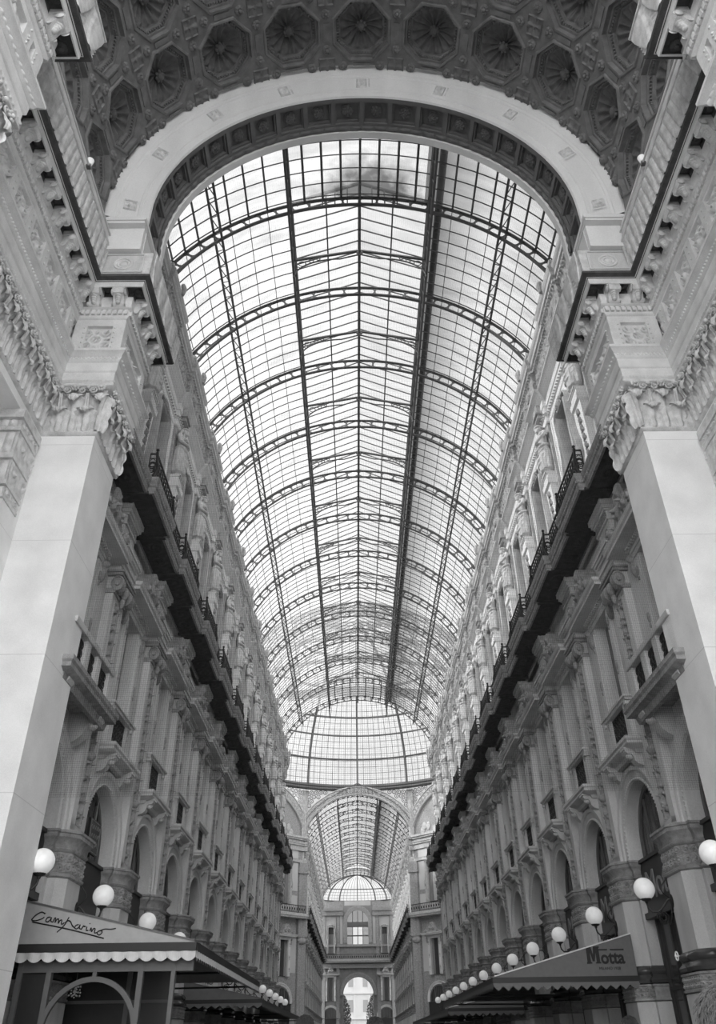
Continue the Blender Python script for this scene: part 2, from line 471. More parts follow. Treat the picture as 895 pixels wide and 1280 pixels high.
def dup(root, loc, rz, label=None, group=None):
    r = root.copy(); COL.objects.link(r); r.location = loc; r.rotation_euler = (0, 0, rz)
    if label: r['label'] = label
    if group: r['group'] = group
    for ch in KIDS[root.name]:
        c = ch.copy(); COL.objects.link(c); c.parent = r
        for g in KIDS.get(ch.name, []):
            d = g.copy(); COL.objects.link(d); d.parent = c
    KIDS[r.name] = []
    return r
KIDS = {}
def kids(root):
    """remember the parts (and their sub-parts) of a finished prototype"""
    KIDS[root.name] = [o for o in bpy.data.objects if o.parent == root]
    for c in KIDS[root.name]:
        k = [o for o in bpy.data.objects if o.parent == c]
        if k: KIDS[c.name] = k
    return root
class Proto:
    """first use moves the prototype itself, later uses copy it"""
    def __init__(self, root): self.root = kids(root); self.used = False
    def place(self, loc, rz, label, group=None):
        if not self.used:
            self.used = True; r = self.root
            r.location = loc; r.rotation_euler = (0, 0, rz); r['label'] = label
            if group: r['group'] = group
            return r
        return dup(self.root, loc, rz, label, group)

# ================================================================== entrance passage: grand piers, entablature, vault, arch
ZC, RV = 20.65, 7.0
PATH = [(-7.3, 15.71), (-6.39, 15.71), (-6.39, 14.06), (-7.64, 14.06), (-7.64, 7.2), (-6.39, 7.2), (-6.39, 5.5), (-7.64, 5.5), (-7.64, -3.0)]
def seg_sweep(prof, i0, i1):
    m = M(); p, d, l, nn, k0, k1 = norms(PATH); rows = []
    for i in range(i0, i1 + 2):
        if i < len(d) and i <= i1: s, n, k = d[i], nn[i], k0[i]
        else: s, n, k = d[i - 1], nn[i - 1], k1[i - 1]
        rows.append([(p[i][0] + o * (n[0] + s[0] * k), p[i][1] + o * (n[1] + s[1] * k), z) for o, z in prof])
    m.grid(np.array(rows)); return m
def mir(m, sx):
    if sx > 0: m.v = [(-x, y, z) for x, y, z in m.v]
    return m

P_ASTRAGAL = [(0, 13.26), (.04, 13.28), (.07, 13.33), (.04, 13.38), (.03, 13.40)]
P_ABACUS = [(-.02, 14.56), (.10, 14.58), (.26, 14.60), (.28, 14.64), (.26, 14.70), (.22, 14.71)]
P_ARCHI = [(.0, 14.70), (.22, 14.71), (.25, 14.73), (.27, 14.78), (.25, 14.83), (.245, 14.85), (.245, 15.05), (.27, 15.07), (.285, 15.10), (.285, 15.34),
           (.31, 15.36), (.34, 15.41), (.33, 15.46), (.37, 15.50), (.43, 15.58), (.46, 15.60), (.46, 15.68), (.40, 15.70), (.20, 15.72)]
P_FRIEZE_TOP = [(.0, 16.85), (.17, 16.86), (.21, 16.88), (.21, 16.94), (.25, 16.97), (.27, 17.02), (.27, 17.22), (.31, 17.24), (.345, 17.28), (.30, 17.32), (.30, 17.87)]
P_SOFFIT = [(.30, 17.70), (.302, 17.86), (.572, 17.86), (.572, 17.76)]
P_FILLET = [(.625, 17.915), (.64, 17.925), (.772, 17.965), (.79, 18.02)]
P_CORONA = [(.30, 17.87), (.575, 17.87), (.575, 17.75), (.61, 17.74), (.62, 17.78), (.62, 17.92), (.66, 17.93), (.66, 17.96), (.77, 17.97), (.785, 18.03), (.70, 18.05)]

def modillion_mesh(x, y, d, n):
    prof = [(.28, 17.75), (.60, 17.75), (.62, 17.70), (.62, 17.63), (.58, 17.56), (.51, 17.55), (.46, 17.52), (.43, 17.44), (.41, 17.35), (.36, 17.28), (.28, 17.27)]
    m = M(); f = lambda o, z, s: (x + n[0] * (o - .3) + d[0] * s, y + n[1] * (o - .3) + d[1] * s, z)
    m.prism(prof, f, -.14, .14)
    m.prism([(.28, 17.86), (.59, 17.86), (.59, 17.70), (.28, 17.70)], f, -.17, .17)
    for s in (-.15, .15):                                   # side volutes
        m.lathe([(0, 0), (.07, 0), (.085, .02), (.05, .035), (0, .04)], n=12,
                f=lambda a, b, h, s=s: f(.53 + a, 17.62 + b, s + (h if s > 0 else -h)))
        m.lathe([(0, 0), (.05, 0), (.06, .02), (0, .03)], n=10, f=lambda a, b, h, s=s: f(.37 + a, 17.36 + b, s + (h if s > 0 else -h)))
    for i in range(5):                                      # hanging leaf under the scroll
        q = f(.50 - .02 * i, 17.58 - .055 * i, 0)
        m.ball(q, (.10 - .008 * i, .10 - .008 * i, .05), 8, 5)
    return m

def grand_order(sx):
    side = 'left' if sx < 0 else 'right'
    far = thing('grand_pier', f'tall pale granite pier with acanthus capital at the {side} foot of the great arch', 'pier', (sx * 7.0, 14.9, 0), group='grand piers')
    near = thing('grand_pier', f'nearer granite pier of the {side} passage wall, its cornice cut by the top edge', 'pier', (sx * 7.0, 6.35, 0), group='grand piers')
    wall = thing('wall_%s' % side, f'{side} passage wall carrying a carved leaf band and heavy cornice towards the arch', 'wall', (sx * 7.7, 10.6, 0), kind='structure')
    def put(name, m, mat, root, smooth=35):
        lc = root.location
        return obj(name, mir(m, sx), mat, root, smooth, (-lc[0], -lc[1], 0))
    for root, i0, i1 in ((far, 0, 2), (wall, 3, 3), (near, 4, 6)):
        segs = list(range(i0, i1 + 1))
        # shaft
        m = M()
        if root is far: m.box(-8.3, -6.39, 14.06, 15.71, 0, 13.3)
        elif root is near: m.box(-8.3, -6.39, 5.5, 7.2, 0, 13.3)
        else:
            m.box(-8.3, -7.64, 13.2, 14.06, 0, 13.3); m.box(-8.3, -7.64, 7.2, 8.6, 0, 13.3); m.box(-8.3, -7.64, 8.6, 13.2, 13.05, 13.3)
            m.box(-9.6, -9.4, 7.2, 14.06, 0, 14)
        put('shaft', m, 'pier', root, 0)
        if root is not wall:
            m = M(); cx = -6.39
            y0, y1 = (14.06, 15.71) if root is far else (5.5, 7.2)
            for z0, z1, o in ((0, .9, .14), (.9, 1.0, .19), (1.0, 1.12, .12), (1.12, 1.2, .05)):
                m.box(-7.64, cx + o, y0 - o, y1 + o, z0, z1)
            put('base', m, 'pier', root, 0)
        m = M().add([], []); body = seg_sweep([(-.02, 13.3), (-.02, 18.0)], i0, i1); put('core', body, 'mould', root, 0)
        m = seg_sweep(P_ASTRAGAL, i0, i1); m2 = seg_sweep(P_ABACUS, i0, i1); m.add(m2.v, m2.f)
        path_relief(m, PATH, 13.38, 14.62, lambda t: .02 + .10 * t ** 2.4, bell, ds=.02, nt=40, segs=segs)
        leaf_curls(m, PATH, 13.38, 14.62, .50, segs)
        put('capital', m, 'carved', root, 60)
        m = seg_sweep(P_ARCHI, i0, i1)
        path_relief(m, PATH, 15.40, 15.50, lambda t: .33 + 0 * t, lambda s, t: eggs(s, t, .10), ds=.02, nt=5, segs=segs)
        path_relief(m, PATH, 14.73, 14.83, lambda t: .245 + 0 * t, lambda s, t: eggs(s, t, .085), ds=.02, nt=5, segs=segs)
        put('architrave', m, 'mould', root, 40)
        # frieze: recessed carved panels between studded posts
        m = M()
        side_s = [q for q in segs if q not in (2, 4)]
        if side_s: path_relief(m, PATH, 15.72, 16.88, lambda t: .10 + 0 * t, lambda s, t: .10 * rinceau(s / .49 + .25, np.mod(t * 2.4, 1.0)), ds=.018, nt=56, segs=side_s)
        fs = [q for q in segs if q in (2, 4)]
        if fs:
            c_ = sum(norms(PATH)[2][:fs[0]]) + norms(PATH)[2][fs[0]] / 2 + .0
            path_relief(m, PATH, 15.72, 16.88, lambda t: .13 + 0 * t, lambda s, t: .075 * medal(s - c_ + .0, (t - .5) * 1.16), ds=.012, nt=80, segs=fs)
        for (x, y, d, n, si) in along(PATH, .98, .10, segs=segs):
            if si in (2, 1, 6, 4) : continue
            for k, w in ((.5, .12),):
                px, py = x + d[0] * .0, y + d[1] * .0
                m.prism([(-.15, 15.72), (.15, 15.72), (.15, 16.88), (-.15, 16.88)], lambda a, z, o: (px + d[0] * a + n[0] * o, py + d[1] * a + n[1] * o, z), 0, .13)
                for j in range(5):
                    m.ball((px + n[0] * .135, py + n[1] * .135, 15.86 + j * .22), .03, 8, 5)
        p, dd, ll, nn, k0, k1 = norms(PATH)
        for si in segs:
            if si in (1, 2, 4, 5):
                L = ll[si]; a0, a1 = .22 * k0[si], L + .22 * k1[si]
                for s0, s1, z0, z1 in ((a0, a0 + .30, 15.72, 16.88), (a1 - .30, a1, 15.72, 16.88), (a0 + .30, a1 - .30, 16.70, 16.87), (a0 + .30, a1 - .30, 15.73, 15.85)):
                    m.prism([(s0, z0), (s1, z0), (s1, z1), (s0, z1)], lambda a, z, o: (p[si][0] + dd[si][0] * a + nn[si][0] * o, p[si][1] + dd[si][1] * a + nn[si][1] * o, z), .08, .225)
                for s0 in (a0 + .24, a1 - .24):
                    for j in range(5):
                        q = p[si] + dd[si] * s0 + nn[si] * .225; m.ball((q[0], q[1], 15.95 + j * .17), .028, 8, 5)
        put('frieze', m, 'mould', root, 40)
        m = seg_sweep(P_FRIEZE_TOP, i0, i1)
        for (x, y, d, n, si) in along(PATH, .135, .27, segs=segs):
            m.prism([(-.042, 17.05), (.042, 17.05), (.042, 17.2), (-.042, 17.2)], lambda a, z, o: (x + d[0] * a + n[0] * o, y + d[1] * a + n[1] * o, z), -.01, .06)
        put('dentil_course', m, 'mould', root, 40)
        for (x, y, d, n, si) in along(PATH, .70, .3, segs=segs):
            put('modillion', modillion_mesh(x, y, d, n), 'carved', root, 50)
        mc = seg_sweep(P_CORONA, i0, i1); m = seg_sweep(P_SOFFIT, i0, i1)
        for si in segs:
            st = along(PATH, .70, .3, segs=[si])
            for q, (x, y, d, n, _) in enumerate(st):
                if len(st) > 1:
                    stp = math.hypot(st[1][0] - st[0][0], st[1][1] - st[0][1]) / 2
                    cx, cy = x + d[0] * stp + n[0] * .15, y + d[1] * stp + n[1] * .15
                    m.lathe([(0, -.10), (.04, -.095), (.055, -.06), (.09, -.05), (.125, -.035), (.14, 0)], (cx, cy, 17.86), 14)
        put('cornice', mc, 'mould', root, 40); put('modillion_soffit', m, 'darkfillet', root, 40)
        put('dark_fillet', seg_sweep(P_FILLET, i0, i1), 'darkfillet', root, 40)
        m = M()
        plainseg = [2] if root is far else []
        lf = [s for s in segs if s not in plainseg]
        top = 18.98
        path_relief(m, PATH, 18.03, top, lambda t: .76 + .08 * t ** 1.5, waterleaf, ds=.012, nt=64, segs=lf)
        if plainseg: path_relief(m, PATH, 18.03, 18.86, lambda t: .76 + .02 * t, lambda s, t: 0 * s * t, ds=.3, nt=4, segs=plainseg)
        m2 = seg_sweep([(.80, 18.96), (.88, 18.98), (.88, 19.04), (.60, 19.06), (.0, 19.06)] , i0, i1)
        if root is not far: m.add(m2.v, m2.f)
        put('sima', m, 'carved', root, 45)
        if root is far:
            m = M(); y = 14.06 - .775
            for r0, r1, dp in ((.23, .19, .035), (.15, .12, .03)):
                m.lathe([(r1 - .02, 0), (r1, -dp), (r0, -dp), (r0 + .02, 0)], n=28, f=lambda a, b, h: (-6.34 + a * 1.05, y + h - .0, 18.42 + b))
            m.ball((-6.34, y, 18.42), (.10, .05, .10), 14, 8)
            fr = [(-6.90, 18.10), (-5.83, 18.10), (-5.83, 18.78), (-6.90, 18.78)]
            for a, b in zip(fr, fr[1:] + fr[:1]):
                m.bar((a[0], y - .01, a[1]), (b[0], y - .01, b[1]), .05, .03)
            put('medallion', m, 'mould', root, 40)
            # console at the jamb of the side opening
            m = M()
            for z0, z1, o in ((12.82, 13.05, .34), (12.52, 12.62, .26), (11.82, 11.95, .20), (11.18, 11.28, .14), (10.90, 10.98, .08)):
                m.box(-8.2, -7.64 + o * .35, 13.2 - o, 13.9, z0, z1)
            for z0, z1, o in ((12.62, 12.82, .24), (11.95, 12.52, .20), (11.28, 11.82, .12), (10.98, 11.18, .05)):
                m.box(-8.2, -7.64 + o * .3, 13.2 - o, 13.86, z0, z1)
                u = np.linspace(-8.2, -7.62, 30)[:, None]; t = np.linspace(0, 1, 14)[None, :]
                h = .06 * np.abs(np.cos(u * 17)) * np.sin(t * pi) ** .5
                m.grid(np.stack([u + 0 * t, 13.2 - o - h, (z0 + (z1 - z0) * t) + 0 * u], -1))
                u = np.linspace(13.2 - o, 13.86, 30)[:, None]
                h = .05 * rinceau((u - 13) / (z1 - z0), t + 0 * u)
                m.grid(np.stack([-7.64 + o * .3 + h, u + 0 * t, (z0 + (z1 - z0) * t) + 0 * u], -1))
            put('jamb_console', m, 'carved', root, 45)
    m = M(); m.box(-9.5, -6.80, -3, 13.0, 19.05, 19.46); put('ledge', m, 'mould', wall, 0)
    m = M(); m.box(-9.5, -7.63, -3.0, 5.5, 0, 13.3); put('rear_shaft', m, 'pier', wall, 0)
    m = seg_sweep([(-.02, 13.3), (.15, 14.6), (.3, 15.6), (.2, 16.8), (.3, 17.7), (.7, 17.75), (.72, 18), (.85, 19)], 7, 7); put('rear_entablature', m, 'mould', wall, 30)
    return far

for sx in (-1, 1): grand_order(sx)

# ---- coffered vault over the camera
vault = thing('ceiling', 'dark coffered barrel vault with shell rosettes above the entrance passage', 'vault', (0, 6, 0), kind='structure')
PW, QW, HW = 7.0 * pi / 10, 2.05, .86
def cyl(p, q, d):
    a = p / RV; r = RV + d
    return (r * math.sin(a), q, r * math.cos(a))
def oct_pts(w): 
    k = w * .414
    return [(w, -k), (w, k), (k, w), (-k, w), (-w, k), (-w, -k), (-k, -w), (k, -w)]
def coffer_mesh():
    m = M(); k = HW * .414; px, qy = PW / 2, QW / 2
    o = oct_pts(HW)
    out = [(px, -k), (px, k), (k, qy), (-k, qy), (-px, k), (-px, -k), (-k, -qy), (k, -qy)]
    cor = [(px, qy), (-px, qy), (-px, -qy), (px, -qy)]
    V = [cyl(*q, 0) for q in o] + [cyl(*q, 0) for q in out] + [cyl(*q, 0) for q in cor]
    F = [(0, 8, 9, 1), (2, 10, 11, 3), (4, 12, 13, 5), (6, 14, 15, 7), (1, 9, 16, 10, 2), (3, 11, 17, 12, 4), (5, 13, 18, 14, 6), (7, 15, 19, 8, 0)]
    m.add(V, F)
    lv = [(HW + .03, -.045), (HW - .02, -.05), (HW - .03, .09), (HW - .09, .09), (HW - .10, .17), (HW - .17, .18), (HW - .18, .26), (HW - .22, .27)]
    lv = [(HW + .06, 0.0)] + lv
    rows = []
    for w, d in lv: rows.append([cyl(*q, d) for q in oct_pts(w) + oct_pts(w)[:1]])
    m.grid(np.array(rows))
    # egg band on the second step
    pts = oct_pts(HW - .135)
    for i in range(8):
        a, b = np.array(pts[i]), np.array(pts[(i + 1) % 8]); n = max(2, int(np.hypot(*(b - a)) / .085))
        for j in range(n):
            q = a + (b - a) * (j + .5) / n; c = cyl(q[0], q[1], .15)
            m.box(c[0] - .024, c[0] + .024, c[1] - .024, c[1] + .024, c[2] - .03, c[2] + .03)
    # raised plain strips at the middle of the cell edges
    for (x0, x1, y0, y1) in ((px - .09, px, -.26, .26), (-px, -px + .09, -.26, .26), (-.26, .26, qy - .07, qy), (-.26, .26, -qy, -qy + .07)):
        m.add([cyl(x0, y0, -.03), cyl(x1, y0, -.03), cyl(x1, y1, -.03), cyl(x0, y1, -.03), cyl(x0, y0, 0), cyl(x1, y0, 0), cyl(x1, y1, 0), cyl(x0, y1, 0)],
              [(0, 1, 2, 3), (0, 1, 5, 4), (1, 2, 6, 5), (2, 3, 7, 6), (3, 0, 4, 7)])
    return m
def shell_mesh():
    m = M(); R = HW - .22
    na, nr = 112, 14
    P = np.zeros((na, nr, 3))
    for i in range(na):
        a = 2 * pi * i / na; fl = math.cos(14 * a)
        oc = 1.0 / max(abs(math.cos((a + pi / 8) % (pi / 4) - pi / 8)), .5)
        for j in range(nr):
            t = j / (nr - 1)
            edge = R * (.93 + .05 * fl) * (oc * .4 + .6)
            r = t * edge
            d = .46 - .20 * t ** 2 - .12 * fl * t ** .7 * (1 - .35 * t) - (.02 if t > .93 else 0)
            P[i, j] = cyl(r * math.cos(a), r * math.sin(a), d)
        P[i, nr - 1] = cyl(R * 1.07 * math.cos(a), R * 1.07 * math.sin(a), .27)
    m.grid(P, wrap=True)
    return m
def boss_mesh():
    m = M(); c = cyl(0, 0, .33); m.ball(c, (.13, .13, .13), 14, 8)
    for i in range(8):
        a = i * pi / 4; q = cyl(.13 * math.cos(a), .13 * math.sin(a), .33); m.ball(q, (.055, .055, .05), 8, 5)
    return m
def corner_mesh():
    """square leaf panel and four little rosettes at the meeting of four coffers"""
    m = M(); w = .27
    for s, d in ((w, -.02), (w - .05, -.05)):
        pass
    n = 22; u = np.linspace(-w, w, n)
    P = np.zeros((n, n, 3))
    for i in range(n):
        for j in range(n):
            x, y = u[i] / w, u[j] / w; e = max(abs(x), abs(y)); r = math.hypot(x, y); th = math.atan2(y, x)
            d = -.06 if e > .82 else -.01 - .045 * max(0, math.cos(4 * th)) * (r < .95) * min(1, r * 2.2) - (.05 if r < .2 else 0)
            if e > .98: d = 0.0
            P[i, j] = cyl(u[i], u[j], d)
    m.grid(P)
    for (x, y) in ((.50, 0), (-.50, 0), (0, .50), (0, -.50)):
        for r0, dd in ((.14, -.03), (.09, -.07)):
            k = 8 if r0 > .1 else 1
            for i in range(k):
                a = 2 * pi * i / k; rr = .085 if k > 1 else 0
                m.ball(cyl(x + rr * math.cos(a), y + rr * math.sin(a), dd), (.06, .06, .045) if k > 1 else (.06, .06, .06), 8, 5)
        m.lathe([(.15, 0), (.15, -.03), (.0, -.035)], n=14, f=lambda a, b, h, x=x, y=y: cyl(x + a, y + b, h))
    return m
YR = [11.76 - 2.05 * j for j in range(5)]
cof = shl = bos = crn = None
for j, yr in enumerate(YR):
    for i in range(-5, 6):
        ang = i * pi / 10
        lc, rt = (0, yr - 6, ZC), (0, ang, 0)
        if cof is None:
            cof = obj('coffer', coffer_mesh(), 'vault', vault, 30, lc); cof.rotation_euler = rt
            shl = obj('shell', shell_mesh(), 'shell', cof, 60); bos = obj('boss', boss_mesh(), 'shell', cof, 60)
        else:
            c = inst(cof, vault, lc, rt); inst(shl, c); inst(bos, c)
    for i in range(-5, 5):
        ang = (i + .5) * pi / 10
        lc, rt = (0, yr + 1.025 - 6, ZC), (0, ang, 0)
        if crn is None: crn = obj('corner_rosette', corner_mesh(), 'vault', vault, 40, lc); crn.rotation_euler = rt
        elif j < 4: inst(crn, vault, lc, rt)
m = M().arc([(RV, -9.2), (RV, -3.5), (RV + .6, -3.5), (RV + .6, 6.75), (RV + .5, 6.75), (RV + .5, -3.4)], c=(0, ZC), a0=-.18, a1=pi + .18, n=40, closed=False)
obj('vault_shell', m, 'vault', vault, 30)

# ---- great arch closing the passage
arch = thing('great_arch', 'pale round arch with coffered soffit framing the gallery roof', 'arch', (0, 14, 0))
def A(name, m, mat, smooth=35): return obj(name, m, mat, arch, smooth, (0, -14, 0))
prof = [(5.90, 13.28), (5.93, 13.22), (6.12, 13.19), (6.14, 13.16), (6.22, 13.15), (6.24, 13.17), (6.68, 13.05), (6.70, 13.02), (6.76, 13.00), (6.78, 12.97), (6.95, 12.92), (7.06, 12.90), (7.06, 13.3)]
A('archivolt', M().arc(prof, c=(0, ZC), n=90, closed=False, stilt=.67), 'arch')
A('arch_wall', M().arc([(5.90, 13.28), (9.2, 13.28), (9.2, 14.5), (5.90, 14.5)], c=(0, ZC), n=64, closed=False, stilt=2.6), 'wall', 20)
m = M()
m.arc([(5.88, 13.27), (5.88, 13.40), (5.95, 13.41), (5.95, 13.47), (6.06, 13.48), (6.06, 14.02), (5.95, 14.03), (5.95, 14.09), (5.88, 14.10), (5.88, 14.18)], c=(0, ZC), n=80, closed=False, stilt=.67)
NC = 20
for i in range(NC + 1):
    a = pi * i / NC
    for hw, r0 in ((.07, 5.88), (.12, 5.95)):
        for sgn in (1,):
            P = [(r0 if k in (0, 3) else 6.07, a + (hw if k in (0, 1) else -hw) / 5.95) for k in range(4)]
            vs = [(r * math.cos(b), y, ZC + r * math.sin(b)) for y in (13.40, 14.10) for r, b in P]
            m.add(vs, [(0, 1, 2, 3), (4, 5, 6, 7), (0, 3, 7, 4), (0, 1, 5, 4), (2, 3, 7, 6)])
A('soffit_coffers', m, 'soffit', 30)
ros = None
def rosette_mesh(R=.20):
    m = M()
    for i in range(8):
        a = 2 * pi * i / 8; m.ball((R * .62 * math.cos(a), R * .62 * math.sin(a), -.04), (R * .36, R * .36, .05), 9, 6)
    for i in range(6):
        a = 2 * pi * i / 6 + .3; m.ball((R * .3 * math.cos(a), R * .3 * math.sin(a), -.075), (R * .22, R * .22, .04), 8, 5)
    m.ball((0, 0, -.09), R * .22, 10, 6)
    return m.lathe([(R * 1.1, 0), (R * 1.1, -.02), (0, -.03)], n=16)
for i in range(NC):
    b = -pi / 2 + pi * (i + .5) / NC
    lc = (6.05 * math.sin(b), 13.75 - 14, ZC + 6.05 * math.cos(b))
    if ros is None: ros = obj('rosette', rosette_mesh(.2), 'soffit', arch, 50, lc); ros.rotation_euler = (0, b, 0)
    else: inst(ros, arch, lc, (0, b, 0))
m = M(); na, nt = 700, 7
a = np.linspace(-.11, pi + .11, na)[:, None]; t = np.linspace(0, 1, nt)[None, :]
r = 5.87 - .05 * np.abs(np.cos(a * 45)) * np.sin(t * pi) ** .7
m.grid(np.stack([r * np.cos(a), 14.18 + .17 * t + 0 * a, ZC + r * np.sin(a)], -1))
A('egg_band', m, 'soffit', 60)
A('inner_fillet', M().arc([(5.88, 14.35), (5.80, 14.36), (5.80, 14.58), (6.3, 14.60)], c=(0, ZC), n=80, closed=False, stilt=2.2), 'arch', 30)
def carved_square():
    m = M(); w = .17; n = 16; u = np.linspace(-w, w, n); X, Y = np.meshgrid(u, u, indexing='ij')
    e = np.maximum(np.abs(X), np.abs(Y)) / w; r = np.hypot(X, Y) / w; th = np.arctan2(Y, X)
    h = np.where(e > .80, .045, .005 + .04 * np.maximum(0, np.cos(4 * th)) * (r < .8) + .05 * (r < .22)); h[e > .97] = 0
    m.grid(np.stack([X, -h - .27 * Y, Y], -1))
    m.add([(w + .05, -.27 * -w - .02, -w), (w + .10, -.27 * -w - .02, -w), (w + .10, -.27 * w - .02, w), (w + .05, -.27 * w - .02, w)], [(0, 1, 2, 3)])
    return m
sq = None
for i in range(9):
    b = -pi / 2 + pi * i / 8
    lc = (6.46 * math.sin(b), 13.108 - 14, ZC + 6.46 * math.cos(b)); rt = (0, b, 0)
    if sq is None: sq = obj('carved_square', carved_square(), 'carved', arch, 40, lc); sq.rotation_euler = rt
    else: inst(sq, arch, lc, rt)
for sx in (-1, 1):
    m = M(); x0, x1 = sorted((sx * 5.93, sx * 7.06)); m.box(x0, x1, 13.12, 14.5, 18.84, 19.72)
    for z0, z1, o in ((19.70, 19.78, .03), (19.78, 19.90, .07), (19.90, 19.98, .03)): m.box(x0 - o, x1 + o, 12.98 - o, 14.5, z0, z1)
    A('impost_block', m, 'arch', 0)
# mass of the entrance building above the arch and over the vault, and the haunches beside it
m = M(); m.box(-16, -7.9, 12.9, 15.7, 14, 32); m.box(7.9, 16, 12.9, 15.7, 14, 32); m.box(-16, 16, -3.6, 15.2, 29.9, 31)
m.box(-9.4, -7.75, -3.6, 14.6, 18.9, 30); m.box(7.75, 9.4, -3.6, 14.6, 18.9, 30)
m.box(-16, -9.6, -3.6, 13, 0, 31); m.box(9.6, 16, -3.6, 13, 0, 31)
tag(obj('wall_entrance', m, 'wall', None, 0), 'plain masonry of the entrance block above the great arch', 'wall', kind='structure')

# ================================================================== gallery facades: prototypes in (along, outward, up)
def ident(a, o, z): return (a, o, z)
def relief(m, fa, a0, a1, z0, z1, o, h, nu, nv):
    """upright carved panel facing outwards; h(u 0..1, v 0..1)"""
    u = np.linspace(0, 1, nu)[:, None]; v = np.linspace(0, 1, nv)[None, :]
    H = h(u + 0 * v, v + 0 * u); e = np.minimum(np.minimum(u + 0 * v, 1 - u + 0 * v), np.minimum(v + 0 * u, 1 - v + 0 * u))
    m.grid(np.stack([a0 + (a1 - a0) * u + 0 * v, o + H, z0 + (z1 - z0) * v + 0 * u], -1)); return m

PIER_PLAN = [(.80, -.7), (.80, -.02), (.66, -.02), (.66, .16), (.46, .36), (-.46, .36), (-.66, .16), (-.66, -.02), (-.80, -.02), (-.80, -.7)][::-1]
def stack(m, prof, plan, closed=False):
    """profile swept along a plan polyline whose left normal points outwards"""
    return sweep(m, prof, plan)

def proto_pier(coarse=False):
    r = thing('gallery_pier', '', 'pier')
    m = M()
    stack(m, [(.10, 0), (.10, 2.28), (.04, 2.30)], PIER_PLAN)
    stack(m, [(0, 3.05), (0, 5.5)], PIER_PLAN)
    m.add([(a, o, 5.5) for a, o in PIER_PLAN], [tuple(range(len(PIER_PLAN)))])
    obj('shaft', m, 'mpier', r, 25)
    m = M(); stack(m, [(.05, 2.29), (.13, 2.31), (.13, 2.35), (.10, 2.36), (.10, 2.60), (.13, 2.61), (.13, 2.65), (.05, 2.66)], PIER_PLAN)
    path_relief(m, PIER_PLAN, 2.37, 2.59, lambda t: .10 + 0 * t, lambda s, t: .03 * rinceau(s / .12, np.mod(t * 2, 1.0)), ds=.01, nt=22, segs=range(1, 8))
    obj('carved_band', m, 'relief', r, 45)
    m = M(); stack(m, [(.06, 2.65), (.14, 2.68), (.15, 2.75), (.08, 2.81), (.06, 2.86), (.10, 2.92), (.09, 2.99), (.02, 3.05), (0, 3.06)], PIER_PLAN)
    obj('base_moulding', m, 'dkmarble', r, 45)
    m = M(); stack(m, [(0, 4.55), (.05, 4.58), (.06, 4.62), (.01, 4.66), (.01, 5.06), (.06, 5.09), (.07, 5.13), (.04, 5.15), (.05, 5.26), (.12, 5.34), (.14, 5.36), (.14, 5.43), (.17, 5.45), (.17, 5.50), (-.3, 5.53)], PIER_PLAN)
    path_relief(m, PIER_PLAN, 4.66, 5.06, lambda t: .015 + 0 * t, lambda s, t: .035 * rinceau(s / .2 + .3, np.mod(t * 2, 1.0)), ds=.011, nt=40, segs=range(1, 8))
    obj('carved_capital', m, 'relief', r, 45)
    return Proto(r)

def proto_arch():
    r = thing('shop_arch', '', 'arch')
    m = M(); C = (0, 5.78)
    m.arc([(1.42, .03), (1.45, .07), (1.49, .07), (1.50, .04), (1.58, .05), (1.66, .08), (1.68, .12), (1.74, .14), (1.78, .14), (1.80, .0)], c=C, n=36, closed=False, stilt=.28)
    for k in range(44):
        a = pi * (k + .5) / 44; m.ball((1.465 * math.cos(a), .075, C[1] + 1.465 * math.sin(a)), .026, 6, 4)
    for k in range(3):
        for s in (-1, 1): m.ball((s * 1.465, .075, 5.55 + k * .09), .026, 6, 4)
    obj('archivolt', m, 'wall', r, 40)
    m = M().arc([(1.42, .03), (1.42, -.40)], c=C, n=30, closed=False, stilt=.28); obj('reveal', m, 'wall', r, 30)
    return Proto(r)

def proto_shopfront():
    r = thing('shopfront', '', 'shop window')
    m = M(); m.arc([(1.44, -.60), (1.30, -.60), (1.30, -.54), (1.44, -.54)], c=(0, 5.78), n=24, stilt=.28)
    for a in (-.62, .62): m.box(a - .03, a + .03, -.60, -.55, 5.5, 6.9)
    m.box(-1.4, 1.4, -.60, -.54, 5.46, 5.54)
    obj('fanlight_frame', m, 'frame', r, 20)
    m = M(); n = 24
    m.add([(1.4 * math.cos(pi * k / n), -.59, 5.78 + 1.4 * math.sin(pi * k / n)) for k in range(n + 1)] + [(-1.4, -.59, 5.5), (1.4, -.59, 5.5)], [tuple(range(n + 3))])
    obj('fanlight_pane', m, 'dkglass', r, 0)
    m = M(); relief(m, None, -1.36, 1.36, 5.6, 7.1, -.63, lambda u, v: .05 * np.sin(u * 60), 60, 2); obj('curtain', m, 'curtain', r, 40)
    m = M(); m.box(-1.5, 1.5, -.46, -.40, 4.22, 5.44); m.box(-1.5, 1.5, -.48, -.30, 4.08, 4.22); m.box(-1.5, 1.5, -.48, -.34, 5.40, 5.48)
    obj('sign_panel', m, 'sign', r, 0)
    m = M(); m.box(-1.5, 1.5, -.64, -.60, .5, 4.1); obj('shop_pane', m, 'dkglass', r, 0)
    m = M()
    for a in (-1.4, -.5, .5, 1.4): m.box(a - .05, a + .05, -.62, -.52, 0, 4.1)
    m.box(-1.5, 1.5, -.62, -.5, 0, .55); m.box(-1.5, 1.5, -.62, -.54, 2.5, 2.58)
    obj('shop_frame', m, 'shopdark', r, 0)
    return Proto(r)

